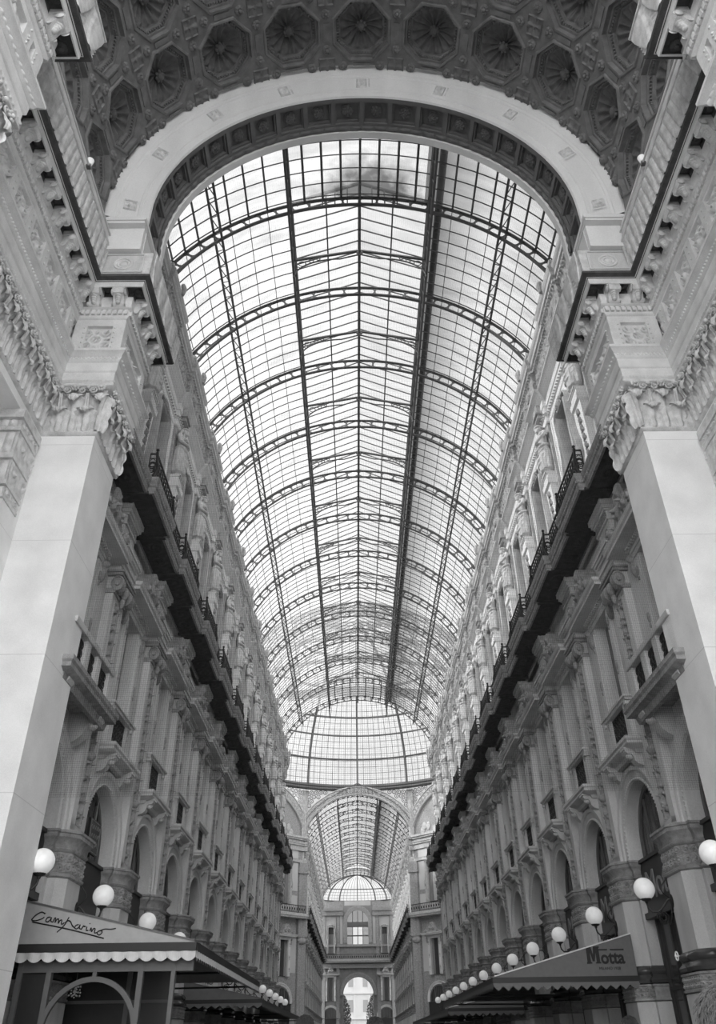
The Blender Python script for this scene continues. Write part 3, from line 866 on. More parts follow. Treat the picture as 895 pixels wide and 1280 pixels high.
def proto_lamp(sg):
    r = thing('globe_lamp', '', 'lamp')
    g = (sg * .60, .88, 4.36)
    m = M().ball(g, .235, 28, 16); obj('globe', m, 'globe', r, 80)
    m = M(); m.lathe([(0, -.32), (.03, -.30), (.04, -.26), (.10, -.235), (.12, -.20), (.05, -.19)], g, 14); obj('globe_cup', m, 'iron', r, 50)
    m = M(); m.tube([(g[0], g[1], 4.05), (g[0], g[1] - .02, 3.96), (sg * .56, .80, 3.88), (sg * .52, .68, 3.88), (sg * .48, .56, 3.98), (sg * .46, .46, 4.10), (sg * .44, .36, 4.14)], .022, 7)
    pts = [(sg * (.52 + .0 * k), .60 + .15 * (1 - k / 30) * math.cos(k * .55), 3.74 + .15 * (1 - k / 30) * math.sin(k * .55)) for k in range(24)]
    m.tube(pts, .016, 6)
    pts = [(sg * .44, .38 + .22 * math.sin(k * pi / 12) * (1 - k / 26), 4.14 + .48 * k / 14) for k in range(15)]
    m.tube(pts, .014, 6)
    m.lathe([(0, 0), (.07, .01), (.09, .05), (.04, .07)], n=12, f=lambda a, b, h: (sg * .42 + a, .34 + h, 4.08 + b * 1.8))
    m.tube([(sg * .44, .38, 4.10), (sg * .45, .43, 3.76), (sg * .46, .50, 3.62)], .016, 6)
    obj('scroll_bracket', m, 'iron', r, 60)
    return Proto(r)

def proto_pilaster():
    r = thing('pilaster', '', 'pilaster')
    m = M(); m.box(-.52, .52, -.1, .16, 5.53, 12.2)
    for a0, a1 in ((-.52, -.22), (.22, .52)): m.box(a0, a1, .1, .22, 5.6, 11.5)
    m.box(-.52, .52, .1, .22, 11.42, 11.6); m.box(-.52, .52, .1, .22, 5.53, 5.72)
    obj('shaft', m, 'wall', r, 0)
    m = M(); relief(m, None, -.22, .22, 5.72, 11.42, .15, lambda u, v: .15 * candelabra(u * 2 - 1, v * 26), 26, 300)
    m.lathe([(0, -.12), (.10, -.10), (.16, 0), (.12, .08), (.05, .12), (.07, .2), (0, .22)], (0, .2, 7.35), 12)
    obj('candelabra_relief', m, 'relief', r, 60)
    m = M()
    for z0, z1, w, o in ((11.56, 11.62, .56, .27), (11.62, 11.70, .54, .24), (12.06, 12.14, .62, .42), (12.14, 12.2, .66, .46)):
        m.box(-w, w, -.05, o, z0, z1)
    m.box(-.5, .5, -.05, .2, 11.7, 12.06)
    for s in (-1, 1):                                       # ionic volutes seen from the side
        for q, (R, oz, oo) in enumerate(((.23, 11.84, .36),)):
            m.lathe([(0, .16), (R * .35, .17), (R * .4, .12), (R * .75, .13), (R * .8, .16), (R, .15), (R, -.12), (R * .6, -.16), (0, -.16)], n=22, f=lambda a, b, h, s=s: (s * (.44 + h * .9), oo - .06 + a * .75, oz + b))
    m.tube([(-.5, .34, 12.02), (-.2, .33, 11.93), (.2, .33, 11.93), (.5, .34, 12.02)], .06, 8)
    relief(m, None, -.42, .42, 11.66, 12.06, .27, lambda u, v: .09 * np.abs(np.sin(u * 13)) * np.sin(v * pi) + .04 * np.sin(u * 40 + v * 9), 40, 14)
    m.ball((0, .36, 11.78), (.12, .13, .2), 10, 8); m.ball((0, .33, 11.50), (.07, .08, .16), 10, 6)
    obj('capital', m, 'relief', r, 50)
    m = M()
    for z0, z1, w, o in ((12.2, 12.34, .60, .34), (12.34, 12.46, .62, .37), (12.46, 12.52, .66, .42), (12.52, 12.74, .60, .34), (12.74, 12.80, .64, .40), (12.80, 12.88, .70, .46), (12.88, 12.95, .74, .50)):
        m.box(-w, w, -.05, o, z0, z1)
    m.box(-.55, .55, -.05, .2, 12.95, 13.75)
    for z0, z1, w, o in ((13.76, 13.82, .56, .25), (13.82, 14.06, .54, .23), (14.06, 14.12, .58, .28), (14.12, 14.24, .62, .33), (14.24, 14.40, .66, .38)):
        m.box(-w, w, -.05, o, z0, z1)
    obj('entablature_block', m, 'wall', r, 0)
    m = M(); relief(m, None, -.5, .5, 13.83, 14.05, .235, lambda u, v: .04 * rinceau(u * 4, v), 50, 12); obj('frieze_relief', m, 'relief', r, 50)
    return Proto(r)

def crest_outline():
    L = [(-1.08, 12.56), (-1.02, 12.74), (-.86, 12.82), (-.70, 12.84), (-.55, 12.98), (-.42, 13.22), (-.34, 13.46), (-.20, 13.62), (0, 13.68)]
    return L + [(-a, z) for a, z in L[::-1][1:]]
def proto_window():
    r = thing('first_floor_window', '', 'window')
    m = M()
    for s in (-1, 1):
        x0, x1 = sorted((s * .66, s * .98)); m.box(x0, x1, -.12, .07, 8.2, 12.0)
        x0, x1 = sorted((s * .70, s * .94)); m.box(x0, x1, 0, .10, 8.5, 11.85)
        x0, x1 = sorted((s * .62, s * .70)); m.box(x0, x1, -.35, .03, 8.2, 12.0)
    m.box(-1.0, 1.0, -.35, .10, 11.98, 12.12); m.box(-1.02, 1.02, -.05, .13, 12.12, 12.22)
    obj('frame', m, 'wall', r, 0)
    m = M()
    for s in (-1, 1):
        for z in (11.55, 10.2, 8.95):
            m.ball((s * .82, .11, z), (.06, .05, .15), 8, 6); m.ball((s * .82, .11, z - .22), (.035, .04, .07), 8, 5)
        m.ball((s * 1.06, .06, 11.75), (.09, .12, .28), 10, 7); m.ball((s * 1.06, .10, 12.02), (.10, .15, .12), 10, 7)
    obj('drop_ornament', m, 'relief', r, 60)
    m = M(); sweep(m, [(.02, 12.22), (.10, 12.24), (.14, 12.30), (.30, 12.33), (.50, 12.34), (.50, 12.42), (.55, 12.46), (.58, 12.54), (.54, 12.56), (0, 12.58)], [(-1.10, -.05), (-1.10, .04), (1.10, .04), (1.10, -.05)])
    for k in range(17): m.box(-1.02 + k * .1275 - .035, -1.02 + k * .1275 + .035, .1, .24, 12.25, 12.32)
    obj('cornice', m, 'wall', r, 30)
    m = M(); ol = crest_outline(); m.prism(ol, lambda a, z, o: (a, o, z), .02, .50)
    nu, nv = 70, 30
    u = np.linspace(-1.05, 1.05, nu); xs = [p[0] for p in ol]; zs = [p[1] for p in ol]
    top = np.interp(u, xs, zs)
    P = np.zeros((nu, nv, 3))
    for i in range(nu):
        for j in range(nv):
            z = 12.57 + (top[i] - 12.57) * j / (nv - 1); a = abs(u[i])
            h = .13 * float(spiral(np.array(a), np.array(z), .28, 13.02, .26, 1.5, 1)) + .12 * float(spiral(np.array(a), np.array(z), .80, 12.68, .17, 1.4, -1)) + .10 * max(0., 1 - math.hypot(a / .12, (z - 13.45) / .2))
            h += .05 * abs(math.sin(14 * a + 9 * z)) * (.3 if a > .5 else .6)
            P[i, j] = (u[i], .50 + h, z)
    m.grid(P)
    for s in (-1, 1): m.lathe([(0, .16), (.07, .17), (.1, .12), (.16, .14), (.17, -.1), (0, -.12)], n=16, f=lambda a, b, h, s=s: (s * .92 + a, .52 + h, 12.72 + b))
    obj('crest', m, 'relief', r, 55)
    m = M(); m.box(-.64, .64, -.36, -.33, 8.2, 12.0); obj('pane', m, 'dkglass', r, 0)
    for a0, a1 in ((-.62, -.30), (.30, .62)):
        m = M(); m.box(a0, a1, -.33, -.28, 8.25, 11.95); obj('shutter', m, 'shutter', r, 0)
    return Proto(r)

def proto_balconette():
    r = thing('balconette', '', 'balcony')
    m = M(); m.box(-1.12, 1.12, -.1, .20, 9.08, 9.16); m.box(-1.16, 1.16, -.1, .25, 9.16, 9.22)
    for s in (-1, 1): m.box(s * 1.0 - .07, s * 1.0 + .07, .02, .20, 8.98, 9.08)
    obj('handrail', m, 'wall', r, 0)
    for s in (-1, 1):
        m = M(); x0, x1 = sorted((s * .64, s * 1.0)); m.box(x0, x1, -.1, .14, 8.0, 9.08); obj('side_post', m, 'wall', r, 0)
    m = M(); m.box(-.64, .64, .05, .07, 8.36, 8.40); m.box(-.64, .64, .05, .07, 9.02, 9.06)
    for k in range(13): m.box(-.62 + k * .1033 - .008, -.62 + k * .1033 + .008, .05, .066, 8.36, 9.06)
    for i in range(6):
        for j in range(3):
            c = (-.52 + i * .207, .06, 8.5 + j * .21)
            m.tube([(c[0] + .09 * math.cos(t * pi / 6), c[1], c[2] + .09 * math.sin(t * pi / 6)) for t in range(12)], .012, 4, True)
            m.tube([(c[0] + .035 * math.cos(t * pi / 4), c[1] + .01, c[2] + .035 * math.sin(t * pi / 4)) for t in range(8)], .014, 4, True)
    m.box(-.64, .64, .0, .02, 8.36, 9.06)
    obj('iron_grille', m, 'iron', r, 40)
    m = M(); sweep(m, [(0, 7.66), (.12, 7.68), (.16, 7.76), (.34, 7.80), (.40, 7.84), (.40, 7.90), (.44, 7.94), (.44, 8.02), (.1, 8.06), (-.05, 8.36)], [(-.95, -.05), (-.95, .06), (.95, .06), (.95, -.05)])
    obj('ledge', m, 'wall', r, 30)
    for s in (-1, 1):
        m = M(); pf = [(.0, 7.80), (.42, 7.80), (.44, 7.72), (.38, 7.66), (.28, 7.66), (.24, 7.58), (.22, 7.48), (.14, 7.40), (0, 7.36)]
        m.prism(pf, lambda o, z, a: (s * .86 + a, o, z), -.14, .14); m.box(s * .86 - .17, s * .86 + .17, 0, .47, 7.76, 7.82)
        m.ball((s * .86, .30, 7.62), (.10, .10, .08), 8, 6)
        obj('corbel', m, 'wall', r, 30)
    return Proto(r)

def proto_big_balcony():
    """the deeper balcony in the bay beside the arch"""
    r = thing('stone_balcony', '', 'balcony')
    m = M(); sweep(m, [(.0, 7.72), (.10, 7.74), (.14, 7.9), (.30, 7.96), (.30, 8.05), (.34, 8.10), (.34, 8.2), (.0, 8.22)], [(-1.5, -.05), (-1.5, .55), (1.5, .55), (1.5, -.05)])
    m.box(-1.5, 1.5, -.05, .6, 7.98, 8.2)
    obj('slab', m, 'relief', r, 30)
    for s in (-1, 1):
        m = M(); pf = [(.0, 7.98), (.70, 7.98), (.72, 7.86), (.62, 7.76), (.46, 7.76), (.40, 7.62), (.34, 7.46), (.20, 7.34), (0, 7.26)]
        m.prism(pf, lambda o, z, a: (s * 1.2 + a, o, z), -.17, .17); m.ball((s * 1.2, .5, 7.72), (.13, .13, .1), 8, 6)
        obj('corbel', m, 'wall', r, 30)
    m = M()
    sweep(m, [(-.12, 9.06), (.08, 9.08), (.10, 9.12), (.10, 9.2), (-.12, 9.22), (-.12, 9.06)], [(-1.5, -.05), (-1.5, .62), (1.5, .62), (1.5, -.05)])
    obj('handrail', m, 'wall', r, 30)
    for s, a in ((-1, 1.42), (1, 1.42), (-1, .42), (1, .42)):
        m = M(); m.box(s * a - .14, s * a + .14, .44, .66, 8.2, 9.08); obj('post', m, 'wall', r, 0)
    m = M()
    for a0, a1 in ((-1.28, -.56), (-.28, .28), (.56, 1.28)):
        m.box(a0, a1, .53, .55, 8.22, 9.06)
        n = max(2, int((a1 - a0) / .18))
        for i in range(n):
            for j in range(4):
                c = (a0 + (a1 - a0) * (i + .5) / n, .57, 8.33 + j * .2)
                m.tube([(c[0] + .085 * math.cos(t * pi / 6), c[1], c[2] + .085 * math.sin(t * pi / 6)) for t in range(12)], .012, 4, True)
    m.box(-1.5 + .06, -1.5 + .08, .0, .5, 8.22, 9.06); m.box(1.5 - .08, 1.5 - .06, 0, .5, 8.22, 9.06)
    obj('iron_grille', m, 'iron', r, 40)
    return Proto(r)

def proto_railing(sg):
    """black iron balcony railing of one bay: straight run, jog, straight run"""
    r = thing('iron_railing', '', 'railing')
    path = [(sg * a, o) for a, o in ((-1.14, .78), (-1.14, .97), (1.26, .97), (1.26, .78), (3.42, .78))]
    m = M(); m.tube([(a, o, 15.78) for a, o in path], .035, 6); obj('top_rail', m, 'iron', r, 40)
    m = M(); m.tube([(a, o, 15.0) for a, o in path], .025, 5); m.tube([(a, o, 15.62) for a, o in path], .015, 5); obj('lower_rail', m, 'iron', r, 40)
    m = M(); pp = [Vector((a, o, 0)) for a, o in path]
    for p, q in zip(pp[:-1], pp[1:]):
        L = (q - p).length; n = max(1, round(L / .21)); d = (q - p) / L
        for k in range(n):
            c = p + d * (L * (k + .5) / n); w = L / n / 2
            m.bar(c - d * w + Vector((0, 0, 14.98)), c - d * w + Vector((0, 0, 15.78)), .028, .028)
            for zc, R in ((15.40, .09), (15.19, .075)):
                m.tube([c + d * (R * math.cos(t * pi / 5)) + Vector((0, 0, zc + R * math.sin(t * pi / 5))) for t in range(10)], .023, 4, True)
            m.tube([c + d * (.06 * math.cos(t)) + Vector((0, 0, 15.55 + .05 * math.sin(t))) for t in (0, .8, 1.6, 2.4, 3.1)], .012, 4)
    obj('scrollwork', m, 'iron', r, 40)
    for a, o in ((sg * -1.14, .97), (sg * 1.26, .97)):
        m = M()
        m.tube([(a, o, 14.94), (a, o + .05, 15.1), (a, o + .08, 15.3), (a, o + .03, 15.55), (a, o, 15.8), (a, o, 15.9)], [.05, .06, .045, .03, .05, .02], 8)
        m.ball((a, o, 15.92), .05, 10, 6)
        for z in (15.1, 15.35): m.tube([(a + .0, o - .09 + .08 * math.cos(t * pi / 6), z + .1 * math.sin(t * pi / 6)) for t in range(12)], .018, 5, True)
        obj('bulged_post', m, 'iron', r, 50)
    return Proto(r)

def upper_outline(s=1.0):
    L = [(0, 20.96), (-.28, 20.90), (-.42, 20.76), (-.70, 20.72), (-.86, 20.52), (-.86, 20.10), (-.78, 19.7), (-.78, 19.0), (-.88, 18.5), (-1.0, 18.2), (-1.0, 17.7), (-.86, 17.5), (-.80, 17.0), (-.80, 16.0)]
    return [(a * s, z) for a, z in L]
def proto_upper_window():
    r = thing('upper_window', '', 'window')
    # shaped stone surround between an outer scalloped line and the opening
    half = upper_outline(); out = half[::-1] + [(-a, z) for a, z in half[1:]]
    inn = []
    for a, z in out:
        zz = min(z, 20.42); inn.append((max(-.52, min(.52, a * 1.0)) if abs(a) > .3 else a * .95, zz))
    inn[0] = (-.52, 16.0); inn[-1] = (.52, 16.0)
    inn = [(math.copysign(.52, a) if z < 20.4 else a, z) for a, z in inn]
    def lerp(t, e=0): return [((1 - t) * a + t * b, (1 - t) * c + t * d) for (a, c), (b, d) in zip(out, inn)]
    m = M(); rows = []
    for t, o in ((0, -.30), (0, -.06), (.08, -.02), (.20, -.03), (.26, -.13), (.34, -.15), (.62, -.15), (.70, -.06), (.9, -.03), (1, -.10), (1, -.52)):
        rows.append([(a, o, z) for a, z in lerp(t)])
    m.grid(np.array(rows)); obj('surround', m, 'surround', r, 40)
    m = M()
    L = lerp(.5)
    for (a, z), (b, w) in zip(L[:-1], L[1:]):
        d = math.hypot(b - a, w - z); n = max(1, int(d / .10))
        for k in range(n):
            q = (k + .5) / n; m.ball((a + (b - a) * q, -.165, z + (w - z) * q), (.045, .035, .045), 6, 4)
    m.ball((0, -.08, 20.72), (.16, .10, .2), 12, 8)
    for s in (-1, 1):
        m.lathe([(0, .12), (.05, .13), (.08, .08), (.13, .1), (.14, 0)], n=14, f=lambda a, b, h, s=s: (s * .3 + a, -.16 + h, 20.70 + b))
        m.lathe([(0, .12), (.05, .13), (.08, .08), (.13, .1), (.14, 0)], n=14, f=lambda a, b, h, s=s: (s * .84 + a, -.16 + h, 17.9 + b))
    obj('carved_beading', m, 'relief', r, 60)
    m = M(); m.box(-.6, .6, -.58, -.54, 15.9, 20.6); obj('pane', m, 'dkglass', r, 0)
    for a0, a1 in ((-.50, -.02), (.02, .50)):
        m = M(); m.box(a0, a1, -.53, -.49, 16.0, 19.2)
        for k in range(26): m.box(a0 + .05, a1 - .05, -.495, -.475, 16.1 + k * .12, 16.16 + k * .12)
        m.box(min(a0, a1) - .02, max(a0, a1) + .02, -.54, -.46, 19.18, 19.26)
        obj('shutter', m, 'shutter', r, 0)
    return Proto(r)

def proto_herm():
    r = thing('herm_pedestal', '', 'pedestal')
    m = M()
    pts = [(15.0, .34, .22), (15.5, .34, .22), (15.55, .26, .10), (16.0, .24, .08), (18.5, .36, .16), (18.55, .40, .24), (18.75, .42, .26), (18.8, .34, .2), (19.06, .34, .2)]
    rows = [[(-w, -.3, z), (-w, o, z), (w, o, z), (w, -.3, z)] for z, w, o in pts]; m.grid(np.array(rows)); m.box(-.36, .36, -.3, .24, 19.0, 19.08)
    obj('shaft', m, 'upper', r, 0)
    m = M()
    for k in range(6):
        z = 18.25 - k * .33; o = .08 + .08 * (z - 16) / 2.5
        m.ball((0, o + .02, z), (.10 - .008 * k, .07, .14), 10, 6); m.ball((-.09, o, z - .1), (.05, .05, .07), 8, 5); m.ball((.09, o, z - .1), (.05, .05, .07), 8, 5)
    obj('fruit_drop', m, 'relief', r, 60)
    m = M()                                                  # backing strip and console above the figure's head
    m.box(-.46, .46, -.3, -.12, 15.0, 21.7)
    for z0, z1, w, o in ((21.74, 21.80, .30, .18), (21.80, 21.94, .26, .14), (21.94, 22.02, .34, .22)): m.box(-w, w, -.3, o, z0, z1)
    obj('head_console', m, 'frieze', r, 35)
    return Proto(r)

# ------------------------------------------------------------------ figures (one continuous surface each, fused by voxel remeshing)
def fuse(m, voxel, smooth_it=3, name='body'):
    me = bpy.data.meshes.new('tmp'); me.from_pydata(m.v, [], m.f); me.update()
    import bmesh
    bm = bmesh.new(); bm.from_mesh(me); bmesh.ops.remove_doubles(bm, verts=bm.verts, dist=1e-5)
    bmesh.ops.recalc_face_normals(bm, faces=bm.faces); bm.to_mesh(me); bm.free()
    o = bpy.data.objects.new('tmp', me); COL.objects.link(o)
    md = o.modifiers.new('r', 'REMESH'); md.mode = 'VOXEL'; md.voxel_size = voxel; md.use_smooth_shade = True
    if smooth_it:
        ms = o.modifiers.new('s', 'SMOOTH'); ms.iterations = smooth_it; ms.factor = .5
    dg = bpy.context.evaluated_depsgraph_get(); dg.update()
    out = bpy.data.meshes.new_from_object(o.evaluated_get(dg)); out.name = name
    bpy.data.objects.remove(o); bpy.data.meshes.remove(me)
    out.polygons.foreach_set('use_smooth', [True] * len(out.polygons))
    return out
def body_obj(name, me, mat, parent):
    me.materials.clear(); me.materials.append(MT[mat]); o = bpy.data.objects.new(name, me); COL.objects.link(o); o.parent = parent; return o
def limb(m, pts, radii, n=12):
    """tapering limb with rounded ends"""
    m.tube(pts, radii, n)
    for p, r in zip(pts, radii): m.ball(p, r, n, 8)
def loft(m, rows, n=48, fold=None):
    """stacked elliptical sections (z, rx, ry, cy, cx) closed top and bottom"""
    P = np.zeros((n, len(rows) + 2, 3))
    for i in range(n):
        a = 2 * pi * i / n
        for j, (z, rx, ry, cy, cx) in enumerate(rows):
            k = 1 + (fold(z, a) if fold else 0)
            P[i, j + 1] = (cx + rx * k * math.cos(a), cy + ry * k * math.sin(a), z)
        P[i, 0] = (rows[0][4], rows[0][3], rows[0][0]); P[i, -1] = (rows[-1][4], rows[-1][3], rows[-1][0])
    m.grid(P, wrap=True)

def head(m, c, s=1.0, fy=1):
    """head with brow, nose, mouth, chin and ears; c = centre, facing +y * fy"""
    x, y, z = c
    m.ball((x, y, z), (.078 * s, .098 * s, .115 * s), 18, 12); m.ball((x, y + fy * .02 * s, z - .06 * s), (.06 * s, .075 * s, .075 * s), 14, 9)
    m.ball((x, y + fy * .075 * s, z - .112 * s), (.028 * s, .028 * s, .022 * s), 8, 6)
    m.tube([(x, y + fy * .088 * s, z + .012 * s), (x, y + fy * .112 * s, z - .03 * s), (x, y + fy * .092 * s, z - .045 * s)], [.010 * s, .019 * s, .014 * s], 8)
    m.ball((x, y + fy * .086 * s, z - .072 * s), (.026 * s, .014 * s, .007 * s), 8, 5); m.ball((x, y + fy * .086 * s, z - .084 * s), (.022 * s, .014 * s, .008 * s), 8, 5)
    for q in (-1, 1):
        m.ball((x + q * .034 * s, y + fy * .088 * s, z + .024 * s), (.024 * s, .014 * s, .008 * s), 8, 5)
        m.ball((x + q * .032 * s, y + fy * .082 * s, z + .004 * s), (.014 * s, .012 * s, .010 * s), 8, 6)
        m.ball((x + q * .08 * s, y - fy * .005 * s, z - .012 * s), (.012 * s, .024 * s, .034 * s), 8, 6)
def hand(m, w, d, curl, s=1.0, side=1):
    """palm, four unequal bent fingers and a thumb; w wrist point, d pointing direction, curl = inward direction"""
    w, d, cu = Vector(w), Vector(d).normalized(), Vector(curl).normalized()
    lat = d.cross(cu).normalized() * side
    for k in range(3):
        m.ball(w + d * (.03 + .022 * k) * s, (.036 * s, .026 * s, .034 * s), 8, 6)
    for k, L in enumerate((.066, .076, .070, .055)):
        b = w + d * .085 * s + lat * ((k - 1.5) * .019 * s)
        p1 = b + d * L * .45 * s + cu * .008 * s; p2 = p1 + d * L * .32 * s + cu * .022 * s; p3 = p2 + d * L * .15 * s + cu * .026 * s
        m.tube([b, p1, p2, p3], [.0095 * s, .009 * s, .008 * s, .0065 * s], 7)
    b = w + d * .035 * s - lat * .03 * s
    m.tube([b, b - lat * .025 * s + d * .025 * s + cu * .012 * s, b - lat * .03 * s + d * .052 * s + cu * .022 * s], [.012 * s, .011 * s, .008 * s], 7)

def statue_mesh(kind):
    m = M()
    def fold(z, a):
        if z < .12: return 0
        if z < 1.25: return .075 * math.sin(8 * a + 2.6 * z) * min(1, (1.4 - z)) + .035 * math.sin(15 * a - 4 * z)
        return .0
    # draped legs: narrow at the feet, wide swag at the knee, gathered waist
    loft(m, [(0.0, .15, .12, 0, 0), (.10, .15, .12, 0, 0), (.22, .17, .14, .0, 0), (.26, .27, .22, .02, 0), (.45, .29, .24, .03, 0), (.8, .30, .25, .04, .01), (1.1, .285, .22, .03, .02), (1.28, .25, .17, .02, .02), (1.36, .24, .16, .02, .02)], 64, fold)
    for k in range(4):                                       # diagonal swags
        z = .52 + .21 * k; s = 1 if kind == 0 else -1
        pts = [(s * (-.29 + .58 * t), .10 + .20 * math.sin(t * pi), z + .22 * t - .16 * math.sin(t * pi)) for t in np.linspace(0, 1, 12)]
        m.tube(pts, [.014 + .012 * math.sin(pi * q / 11) for q in range(12)], 6)
    m.tube([(.26 * math.cos(a), .02 + .19 * math.sin(a), 1.32 + .03 * math.sin(2 * a)) for a in np.linspace(0, 2 * pi, 25)[:-1]], .05, 7, True)
    loft(m, [(1.28, .20, .15, .02, .01), (1.4, .19, .14, .02, .01), (1.55, .21, .15, .03, 0), (1.72, .25, .16, .03, 0), (1.86, .26, .14, .02, 0), (1.95, .18, .11, .01, 0), (2.0, .09, .08, .02, 0), (2.10, .075, .075, .04, 0)], 36)
    for q in (-1, 1): m.ball((q * .10, .15, 1.74), (.105, .06, .085), 12, 8); m.ball((q * .25, .01, 1.88), (.09, .09, .10), 12, 8)
    for q in (-1, 1):                                       # feet
        m.ball((q * .08, .12, .05), (.06, .13, .05), 10, 6)
    if kind == 0:                                           # arms folded on the chest
        for q, zz in ((-1, 1.60), (1, 1.52)):
            limb(m, [(q * .29, .0, 1.86), (q * .34, .06, 1.55)], [.078, .066]); limb(m, [(q * .34, .06, 1.55), (q * .10, .24, zz), (-q * .12, .24, zz + .06)], [.066, .055, .042])
            hand(m, (-q * .12, .24, zz + .06), (-q, -.1, .3), (0, -1, 0), 1.25, q)
    else:                                                   # one arm raised to the console, the other holding the cloth
        limb(m, [(-.29, .0, 1.86), (-.40, .10, 1.62)], [.078, .066]); limb(m, [(-.40, .10, 1.62), (-.20, .26, 1.50), (-.02, .26, 1.56)], [.066, .055, .042])
        hand(m, (-.02, .26, 1.56), (1, 0, .2), (0, -1, 0), 1.25, 1)
        limb(m, [(.29, .0, 1.86), (.36, .08, 1.56)], [.078, .066]); limb(m, [(.36, .08, 1.56), (.30, .18, 1.34)], [.064, .044])
        hand(m, (.30, .18, 1.34), (-.1, .1, -1), (-1, 0, 0), 1.25, 1)
        m.tube([(-.24, .1, 1.9), (-.05, .2, 1.7), (.12, .21, 1.52), (.24, .16, 1.36)], [.05, .055, .05, .05], 8)
    head(m, (0, .10, 2.24), 1.25)
    for k in range(26):                                     # wreath of curls
        a = 2 * pi * k / 26; m.ball((.115 * math.cos(a), .08 + .125 * math.sin(a), 2.30 + .02 * math.sin(3 * a)), .045, 8, 5)
    m.ball((0, .07, 2.33), (.11, .125, .09), 14, 8)
    if kind == 0: m.tube([(-.13, .02, 2.24), (-.15, -.02, 2.05), (-.12, -.02, 1.9)], [.05, .05, .03], 8); m.tube([(.13, .02, 2.24), (.15, -.02, 2.05), (.12, -.02, 1.9)], [.05, .05, .03], 8)
    return fuse(m, .016, 2, 'caryatid')
def proto_statue(kind):
    r = thing('caryatid', '', 'statue')
    b = body_obj('figure', statue_mesh(kind), 'statue', r); b.scale = (1.22, 1.2, 1.03)
    m = M(); m.box(-.36, .36, -.28, .26, -.02, .04); m.box(-.33, .33, -.28, .22, .03, .06); obj('plinth', m, 'statue', r, 0)
    return Proto(r)

def person(label, loc, rz, height, hairmat, coatmat, hair='short', fine=False):
    r = thing('person', label, 'person', loc, rz)
    s = height / 1.76
    m = M()
    for q, ph in ((-1, .12), (1, -.10)):
        limb(m, [(q * .09, 0, .90), (q * .10, ph * .9, .50), (q * .10, ph * 1.2 - .04, .10)], [.088, .060, .042])
        m.ball((q * .105, ph * 1.2 + .04, .045), (.045, .125, .045), 12, 7)
        limb(m, [(q * .205, 0, 1.42), (q * .245, -.02, 1.12), (q * .24, .08 + ph, .88)], [.056, .044, .032])
        hand(m, (q * .24, .08 + ph, .88), (0, .1, -1), (-q, 0, 0), 1.0, q)
    loft(m, [(.84, .15, .11, 0, 0), (.95, .175, .12, 0, 0), (1.1, .155, .105, 0, 0), (1.28, .19, .125, 0, 0), (1.42, .205, .11, 0, 0), (1.48, .11, .075, 0, 0), (1.53, .06, .062, .005, 0), (1.58, .055, .06, .015, 0)], 32)
    head(m, (0, .025, 1.645), 1.0)
    body = fuse(m, .011, 2, 'body'); b = body_obj('body', body, 'skin', r); b.scale = (s, s, s)
    m = M()                                                  # coat and trousers
    loft(m, [(.70, .19, .145, 0, 0), (.72, .205, .155, 0, 0), (.95, .20, .145, 0, 0), (1.1, .182, .13, 0, 0), (1.28, .215, .148, 0, 0), (1.42, .225, .13, 0, 0), (1.49, .13, .095, 0, 0), (1.535, .085, .085, 0, 0)], 40, lambda z, a: .02 * math.sin(5 * a + 9 * z))
    for q, ph in ((-1, .12), (1, -.10)):
        limb(m, [(q * .20, 0, 1.42), (q * .25, -.02, 1.12), (q * .245, .07 + ph, .92)], [.078, .066, .052])
        limb(m, [(q * .09, 0, .88), (q * .10, ph * .9, .50), (q * .10, ph * 1.2 - .04, .10)], [.105, .080, .066])
    c = body_obj('coat', fuse(m, .014, 2, 'coat'), coatmat, r); c.scale = (s, s, s)
    m = M(); m.ball((0, .0, 1.685), (.090, .106, .092), 22, 14)
    for k in range(5000 if fine else 1800):
        a = 2 * pi * rng.random(); t = rng.random() ** .7 * pi * .66
        if t > .95 and math.sin(a) > .1: continue
        n = Vector((math.sin(t) * math.cos(a), math.sin(t) * math.sin(a), math.cos(t)))
        p = Vector((.090 * n.x, .106 * n.y, 1.685 + .092 * n.z)); q = Vector(rng.normal(size=3)); tg = Vector((0, -.35, -1)) + q * .5; tg -= n * n.dot(tg)
        w_ = .0016 if fine else .0022
        m.tube([p, p + n * .008 + tg * .010, p + n * .007 + tg * .026], [w_, w_ * .9, w_ * .4], 4)
    if hair == 'long':
        loft(m, [(1.42, .07, .035, -.075, 0), (1.5, .085, .05, -.07, 0), (1.65, .10, .09, -.02, 0)], 20)
    h = obj('hair', m, hairmat, r, 70); h.scale = (s, s, s)
    return r

